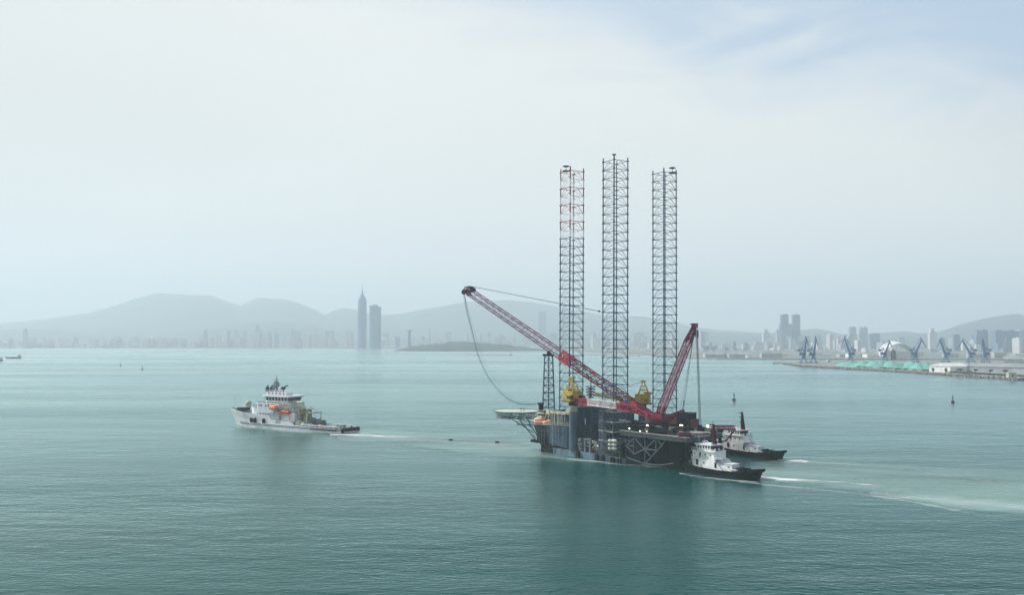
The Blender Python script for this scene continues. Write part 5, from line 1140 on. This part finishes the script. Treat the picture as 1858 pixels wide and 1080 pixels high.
# ---------------------------------------------------------------- loose things on the rig
q = rl(978.5, 765, 397.5); lifeboat(RIGM @ Matrix.Translation(q) @ Matrix.Rotation(R(38), 4, 'Z'), 5.2, 1.9, M['salmon'], 'faded orange enclosed lifeboat hung at the bow of the rig below the helideck')
q = rl(993.5, 768, 395); lifeboat(RIGM @ Matrix.Translation(q) @ Matrix.Rotation(R(60), 4, 'Z'), 4.6, 1.2, M['salmon'], 'smaller dull orange lifeboat hung behind the bow lifeboat of the rig')
k = 0
names = ['top', 'middle', 'bottom']
for r_, py in enumerate((800.5, 807.3, 814.2)):
    for c_, px in enumerate((1106.5, 1114.5)):
        q = rly(px + 0.2, py, -1.2); a_ = empty('liferaft_canister', '%s %s white liferaft canister in the rack below the middle leg' % (names[r_], ('left', 'right')[c_]), 'liferaft', 'white liferaft canisters in the rack', mw=RIGM @ Matrix.Translation((q.x, -1.2, q.z)))
        L_ = 2.0 if c_ == 0 else 3.0
        part('shell', M['cream'] if False else mat('canister_white', (.62, .66, .58), .5, var=.04), a_, lambda mb: mb.capsule((-L_ / 2, 0, 0), (L_ / 2, 0, 0), .68, 12), True)
        part('strap', M['truss'], a_, lambda mb: [mb.tube((x - .05, 0, 0), (x + .05, 0, 0), .72, n=12) for x in (-L_ * .2, L_ * .2)])
part('liferaft_rack', M['truss'], rig, lambda mb: (lambda a, b_: [mb.bx(a.x - .6, b_.x + .8, -1.9, -.5, z - .12, z) for z in (2.5, rly(1110, 818, -1.2).z, rly(1110, 811, -1.2).z, rly(1110, 804, -1.2).z)] + [mb.tube((x, -1.8, 1), (x, -1.8, 8.4), .1, n=4) for x in (a.x - .6, b_.x + .8)] + [mb.tube((x, -.6, 1), (x, -.6, 8.4), .1, n=4) for x in (a.x - .6, b_.x + .8)])(rly(1102, 810, -1.2), rly(1124, 810, -1.2)))
# lamps, lit
def floodlight(px, py, Y, rad, label, warm=True, foot=DZ):
    q = rl(px, py, Y); r = empty('floodlight', label, 'floodlight', 'lit floodlights on the rig', mw=RIGM @ Matrix.Translation((q.x, q.y, foot)))
    h = max(q.z - foot, .3)
    part('pole', M['dark'], r, lambda mb: mb.tube((0, 0, 0), (0, 0, h), .1, n=5))
    part('lamp', M['lamp'] if warm else M['lampw'], r, lambda mb: mb.lathe([(rad * .3, -rad), (rad * .85, -rad * .5), (rad, 0), (rad * .85, rad * .5), (rad * .3, rad)], (0, 0, h), 10), True)
floodlight(1284, 774, 366, .62, 'bright yellow floodlight alone on the stern deck right of the hook ropes')
floodlight(1236, 773, 361.5, .75, 'bright yellow floodlight behind the red crane counterweight')
floodlight(1174.5, 773, 360, .5, 'yellow floodlight on the deck just left of the red crane')
floodlight(1142, 778.3, 352, .38, 'small white lamp at the left end of the main deck edge', False)
floodlight(1161.5, 783, 349, .36, 'small white lamp on the deck edge beside the left end', False)
floodlight(1173.5, 783.5, 348, .28, 'faint small lamp on the deck edge below the red crane', False)
for i, (px, py) in enumerate(((1270, 794), (1277, 796), (1287, 798), (1283, 802), (1302, 792), (1298, 796), (1255, 803))):
    q = rl(px, py, 367 + i * .3 - (8 if px < 1260 else 0)); mb = MB(); mb.box((0, 0, 0), (.4, .3, .3)); mb.box((0, .2, 0), (.5, .1, .45)); o = mb.build('work_lamp', M['lampw']); o.matrix_world = RIGM @ Matrix.Translation(q)
    tag(o, 'tiny white work lamp on the dark stern frame of the rig', 'lamp', 'tiny work lamps on the dark stern frame')
# crew on the helideck
def person(loc, rz, label, top, mw):
    me = bpy.data.meshes.new('person'); 
    J = [(0, 0, .95, .15), (0, 0, 1.15, .16), (0, 0, 1.4, .19), (0, 0, 1.52, .07), (0, 0, 1.62, .10), (0, 0, 1.72, .095), (.1, 0, .9, .11), (.12, .02, .48, .075), (.12, -.02, .06, .05), (.12, .12, .04, .045), (-.1, 0, .9, .11), (-.12, .04, .48, .075), (-.12, 0, .06, .05), (-.12, .14, .04, .045), (.2, 0, 1.42, .065), (.26, 0, 1.14, .05), (.25, .12, .9, .035), (-.2, 0, 1.42, .065), (-.26, 0, 1.14, .05), (-.25, .12, .9, .035)]
    E = [(0, 1), (1, 2), (2, 3), (3, 4), (4, 5), (0, 6), (6, 7), (7, 8), (8, 9), (0, 10), (10, 11), (11, 12), (12, 13), (2, 14), (14, 15), (15, 16), (2, 17), (17, 18), (18, 19)]
    me.from_pydata([j[:3] for j in J], E, []); o = bpy.data.objects.new('person', me); C.objects.link(o)
    md = o.modifiers.new('skin', 'SKIN'); o.modifiers.new('sub', 'SUBSURF').levels = 1
    for v, j in zip(me.skin_vertices[0].data, J): v.radius = (j[3], j[3])
    me.skin_vertices[0].data[0].use_root = True
    bpy.context.view_layer.update()
    m2 = bpy.data.meshes.new_from_object(o.evaluated_get(bpy.context.evaluated_depsgraph_get())); bpy.data.objects.remove(o)
    o = bpy.data.objects.new('person', m2); C.objects.link(o); o.data.materials.clear(); o.data.materials.append(top); o.matrix_world = mw @ Matrix.Translation(loc) @ Matrix.Rotation(rz, 4, 'Z')
    hb = MB(); hb.lathe([(.13, 1.70), (.135, 1.76), (.10, 1.83), (.02, 1.86)], n=10); h_ = hb.build('hard_hat', M['white'], o)
    tag(o, label, 'person')
for i, (px, lab) in enumerate(((945.5, 'left of two people in dark clothes standing on the helideck'), (950.5, 'right of two people in dark clothes standing on the helideck'))):
    q = rl(px, 745.5, 411 - 1); person((q.x, q.y, hz), .5 + i, lab, M['dark'], RIGM)
# tow line with floats
tl = [(644, 786), (700, 792), (760, 796), (818, 799), (860, 801.5), (902, 803), (940, 803), (970, 801.5)]
mb = MB(); pts = [G(x, y, .12) for x, y in tl]; pts[0] = SHIPM @ Vector((-.5, 0, 2.6)); pts[-1] = P(970, 801.5, 399.5)
mb.path(pts, .06, 5); o = mb.build('tow_line', M['rope']); tag(o, 'long dark tow line from the white ship to the rig bow', 'rope')
for (x, y), lab in (((818, 799), 'dark float on the tow line nearer the white ship'), ((902, 803), 'dark float on the tow line nearer the rig')):
    g = G(x, y, .3); mb = MB(); mb.capsule((-1.2, 0, 0), (1.2, 0, 0), .4, 10); mb.tube((0, 0, .3), (0, 0, .9), .12); o = mb.build('tow_float', M['black'], smooth=True); o.location = g; tag(o, lab, 'float')
# buoys
def buoy(px, py, h, label):
    g = G(px, py); r = empty('buoy', label, 'buoy', 'navigation buoys', loc=g)
    part('float', M['dark'], r, lambda mb: mb.lathe([(h * .16, -.6), (h * .2, 0), (h * .2, h * .14), (h * .12, h * .22)], n=14))
    part('tower', M['dark'], r, lambda mb: ([mb.tube((h * .13 * math.cos(t), h * .13 * math.sin(t), h * .2), (.12 * math.cos(t), .12 * math.sin(t), h * .85), .09, n=4) for t in (0, 1.57, 3.14, 4.71)], mb.lathe([(h * .07, h * .5), (h * .07, h * .72)], n=8), mb.tube((0, 0, h * .8), (0, 0, h), .16, n=6)))
buoy(1332, 727, 6.8, 'dark cone-topped buoy right of the red crane mast')
buoy(1729, 731, 6.4, 'dark buoy off the pier at the right')
buoy(258, 672, 9, 'dark buoy, the nearer and right one of two at the left')
buoy(219, 665, 8, 'faint buoy, the farther and left one of two at the left')
# small far ships
def small_ship(px, py, L_, yaw, label, flip=1):
    g = G(px, py); r = empty('cargo_ship', label, 'ship', loc=g, rz=yaw)
    part('hull', [M['dark'], M['rust'], M['deck']], r, lambda mb: hull(mb, [(-L_ / 2, -L_ / 2 + 1, 3.2, 2.6, 4), (-L_ * .4, -L_ * .4, 3.8, 3.6, 3.4), (L_ * .3, L_ * .3, 3.8, 3.6, 3.0), (L_ * .45, L_ * .42, 2, 1.4, 4.4), (L_ / 2 + 1, L_ / 2 - 1, .2, .1, 5)], .8, .6))
    part('deckhouse', M['shipgrey'], r, lambda mb: (mb.box((-L_ * .38, 0, 5.2), (L_ * .16, 6, 4.4)), mb.box((-L_ * .38, 0, 8.2), (L_ * .1, 4.6, 2)), mb.tube((-L_ * .42, 0, 9), (-L_ * .46, 0, 12), .5)))
    part('hatch', M['olive'], r, lambda mb: [mb.box((L_ * x, 0, 3.4), (L_ * .18, 4.6, 1.6)) for x in (-.15, .08, .28)])
small_ship(24, 651, 40, R(180), 'small dark coaster with its deckhouse at the right, near the left edge')
small_ship(-4, 656, 30, R(150), 'bow of a dark boat cut by the left edge of the picture')
small_ship(1514, 661, 34, R(8), 'small grey ship moored behind the pier, left of the green heaps')
for px, py, lab in ((477, 633.5, 'tiny white motor launch below the second left peak'), (404, 632.5, 'tiny white boat on the far shore at left')):
    g = G(px, py); mb = MB(); hull(mb, [(-14, -13, 3.6, 3, 2.6), (4, 4, 3.8, 3.4, 2.8), (14, 12, .4, .2, 3.6)], .3, .4); mb.box((-3, 0, 3.8), (14, 5, 3), 0, 0, .8)
    o = mb.build('motor_launch', [M['white'], M['white'], M['white']]); o.location = g; tag(o, lab, 'boat')

# ---------------------------------------------------------------- haze
mb = MB(); mb.bx(-15500, 15500, -450, 15500, -5.0, 760)
hz_o = mb.build('haze', None or mat('tmp', (.5, .5, .5))); tag(hz_o, 'pale haze over the bay', None, None, 'stuff')
hm = bpy.data.materials.new('haze_air'); hm.use_nodes = True; nt = hm.node_tree; nt.nodes.remove(nt.nodes['Principled BSDF'])
pv = nt.nodes.new('ShaderNodeVolumePrincipled'); pv.inputs['Color'].default_value = (.81, .93, 1.0, 1); pv.inputs['Density'].default_value = 1.75e-4; pv.inputs['Anisotropy'].default_value = .2
nt.links.new(pv.outputs[0], nt.nodes['Material Output'].inputs['Volume'])
hz_o.data.materials.clear(); hz_o.data.materials.append(hm)

# ---------------------------------------------------------------- sky, sun
SUN_EL = 42; SUN_AZ = -68      # azimuth from +Y towards +X, degrees (slightly left, ahead)
w = bpy.data.worlds.new('World'); sc.world = w; w.use_nodes = True; nt = w.node_tree; N = nt.nodes; L = nt.links
bg = N['Background']; sky = N.new('ShaderNodeTexSky'); sky.sky_type = 'NISHITA'; sky.sun_disc = False
sky.sun_elevation = R(SUN_EL); sky.sun_rotation = R(SUN_AZ); sky.air_density = 1.0; sky.dust_density = 2.0
tc = N.new('ShaderNodeTexCoord'); sp = N.new('ShaderNodeSeparateXYZ'); L.new(tc.outputs['Generated'], sp.inputs[0])
def m_(op, a, b_, clamp=False):
    n = N.new('ShaderNodeMath'); n.operation = op; n.use_clamp = clamp
    for i, q in enumerate((a, b_)):
        if isinstance(q, (int, float)): n.inputs[i].default_value = q
        else: L.new(q, n.inputs[i])
    return n.outputs[0]
mp = N.new('ShaderNodeMapping'); mp.inputs['Scale'].default_value = (1.6, 1.6, 6.0); L.new(tc.outputs['Generated'], mp.inputs[0])
nz = N.new('ShaderNodeTexNoise'); nz.inputs['Scale'].default_value = 2.6; nz.inputs['Detail'].default_value = 11; nz.inputs['Roughness'].default_value = .58; nz.inputs['Distortion'].default_value = .9; L.new(mp.outputs[0], nz.inputs[0])
# clear patch of sky towards the upper right, veil elsewhere
line = m_('ADD', sp.outputs[2], m_('MULTIPLY', sp.outputs[0], .25))
cl = m_('ADD', m_('SUBTRACT', line, .335), m_('MULTIPLY', m_('SUBTRACT', nz.outputs['Fac'], .5), .19))
mr = N.new('ShaderNodeMapRange'); mr.interpolation_type = 'SMOOTHSTEP'; L.new(cl, mr.inputs[0]); mr.inputs[1].default_value = -.05; mr.inputs[2].default_value = .10; mr.inputs[3].default_value = 0; mr.inputs[4].default_value = .86
left_ = N.new('ShaderNodeMapRange'); L.new(sp.outputs[0], left_.inputs[0]); left_.inputs[1].default_value = -.32; left_.inputs[2].default_value = .22; left_.inputs[3].default_value = 0; left_.inputs[4].default_value = 1
clear = m_('MULTIPLY', mr.outputs[0], left_.outputs[0])
# veil brightness: a bit brighter to the left, greyer to the right
vb = N.new('ShaderNodeMapRange'); L.new(sp.outputs[0], vb.inputs[0]); vb.inputs[1].default_value = .34; vb.inputs[2].default_value = .95; vb.inputs[3].default_value = 1.0; vb.inputs[4].default_value = .55
va = N.new('ShaderNodeMapRange'); L.new(sp.outputs[0], va.inputs[0]); va.inputs[1].default_value = -.5; va.inputs[2].default_value = .05; va.inputs[3].default_value = .91; va.inputs[4].default_value = 1.04
nz2 = N.new('ShaderNodeTexNoise'); nz2.inputs['Scale'].default_value = 1.3; nz2.inputs['Detail'].default_value = 5; L.new(mp.outputs[0], nz2.inputs[0])
vb2 = m_('MULTIPLY', m_('MULTIPLY', vb.outputs[0], va.outputs[0]), m_('ADD', .93, m_('MULTIPLY', nz2.outputs['Fac'], .16)))
zb = N.new('ShaderNodeMapRange'); zb.interpolation_type = 'SMOOTHSTEP'; L.new(sp.outputs[2], zb.inputs[0]); zb.inputs[1].default_value = .33; zb.inputs[2].default_value = .64; zb.inputs[3].default_value = 1.0; zb.inputs[4].default_value = .26
vb2 = m_('MULTIPLY', vb2, zb.outputs[0])
lb = N.new('ShaderNodeMapRange'); lb.interpolation_type = 'SMOOTHSTEP'; L.new(sp.outputs[2], lb.inputs[0]); lb.inputs[1].default_value = .0; lb.inputs[2].default_value = .22; lb.inputs[3].default_value = 1.12; lb.inputs[4].default_value = 1.0
vb2 = m_('MULTIPLY', vb2, lb.outputs[0])
veil = N.new('ShaderNodeMix'); veil.data_type = 'RGBA'; veil.inputs['A'].default_value = (0, 0, 0, 1); veil.inputs['B'].default_value = (8.35, 8.6, 8.45, 1); L.new(vb2, veil.inputs['Factor'])
skb = N.new('ShaderNodeMix'); skb.data_type = 'RGBA'; zf = N.new('ShaderNodeMapRange'); L.new(sp.outputs[2], zf.inputs[0]); zf.inputs[1].default_value = .36; zf.inputs[2].default_value = .62; zf.inputs[3].default_value = .6; zf.inputs[4].default_value = .05; L.new(zf.outputs[0], skb.inputs['Factor']); L.new(sky.outputs[0], skb.inputs['A']); skb.inputs['B'].default_value = (5.3, 7.2, 9.6, 1)
mixc = N.new('ShaderNodeMix'); mixc.data_type = 'RGBA'; L.new(clear, mixc.inputs['Factor']); L.new(veil.outputs['Result'], mixc.inputs['A']); L.new(skb.outputs['Result'], mixc.inputs['B'])
L.new(mixc.outputs['Result'], bg.inputs['Color']); bg.inputs['Strength'].default_value = .1
sd = bpy.data.lights.new('sun', 'SUN'); sd.energy = 5.0; sd.angle = R(3); sd.color = (1, .97, .93)
so = bpy.data.objects.new('sun', sd); C.objects.link(so)
dv = Vector((math.sin(R(SUN_AZ)) * math.cos(R(SUN_EL)), math.cos(R(SUN_AZ)) * math.cos(R(SUN_EL)), math.sin(R(SUN_EL))))
so.rotation_euler = dv.to_track_quat('Z', 'Y').to_euler()

sc.render.engine = 'CYCLES'; sc.cycles.max_bounces = 8; sc.cycles.volume_bounces = 4; sc.cycles.transparent_max_bounces = 12
sc.view_settings.view_transform = 'Standard'; sc.view_settings.look = 'None'; sc.view_settings.exposure = .06; sc.view_settings.gamma = 1
sc.render.resolution_x = 1024; sc.render.resolution_y = 596
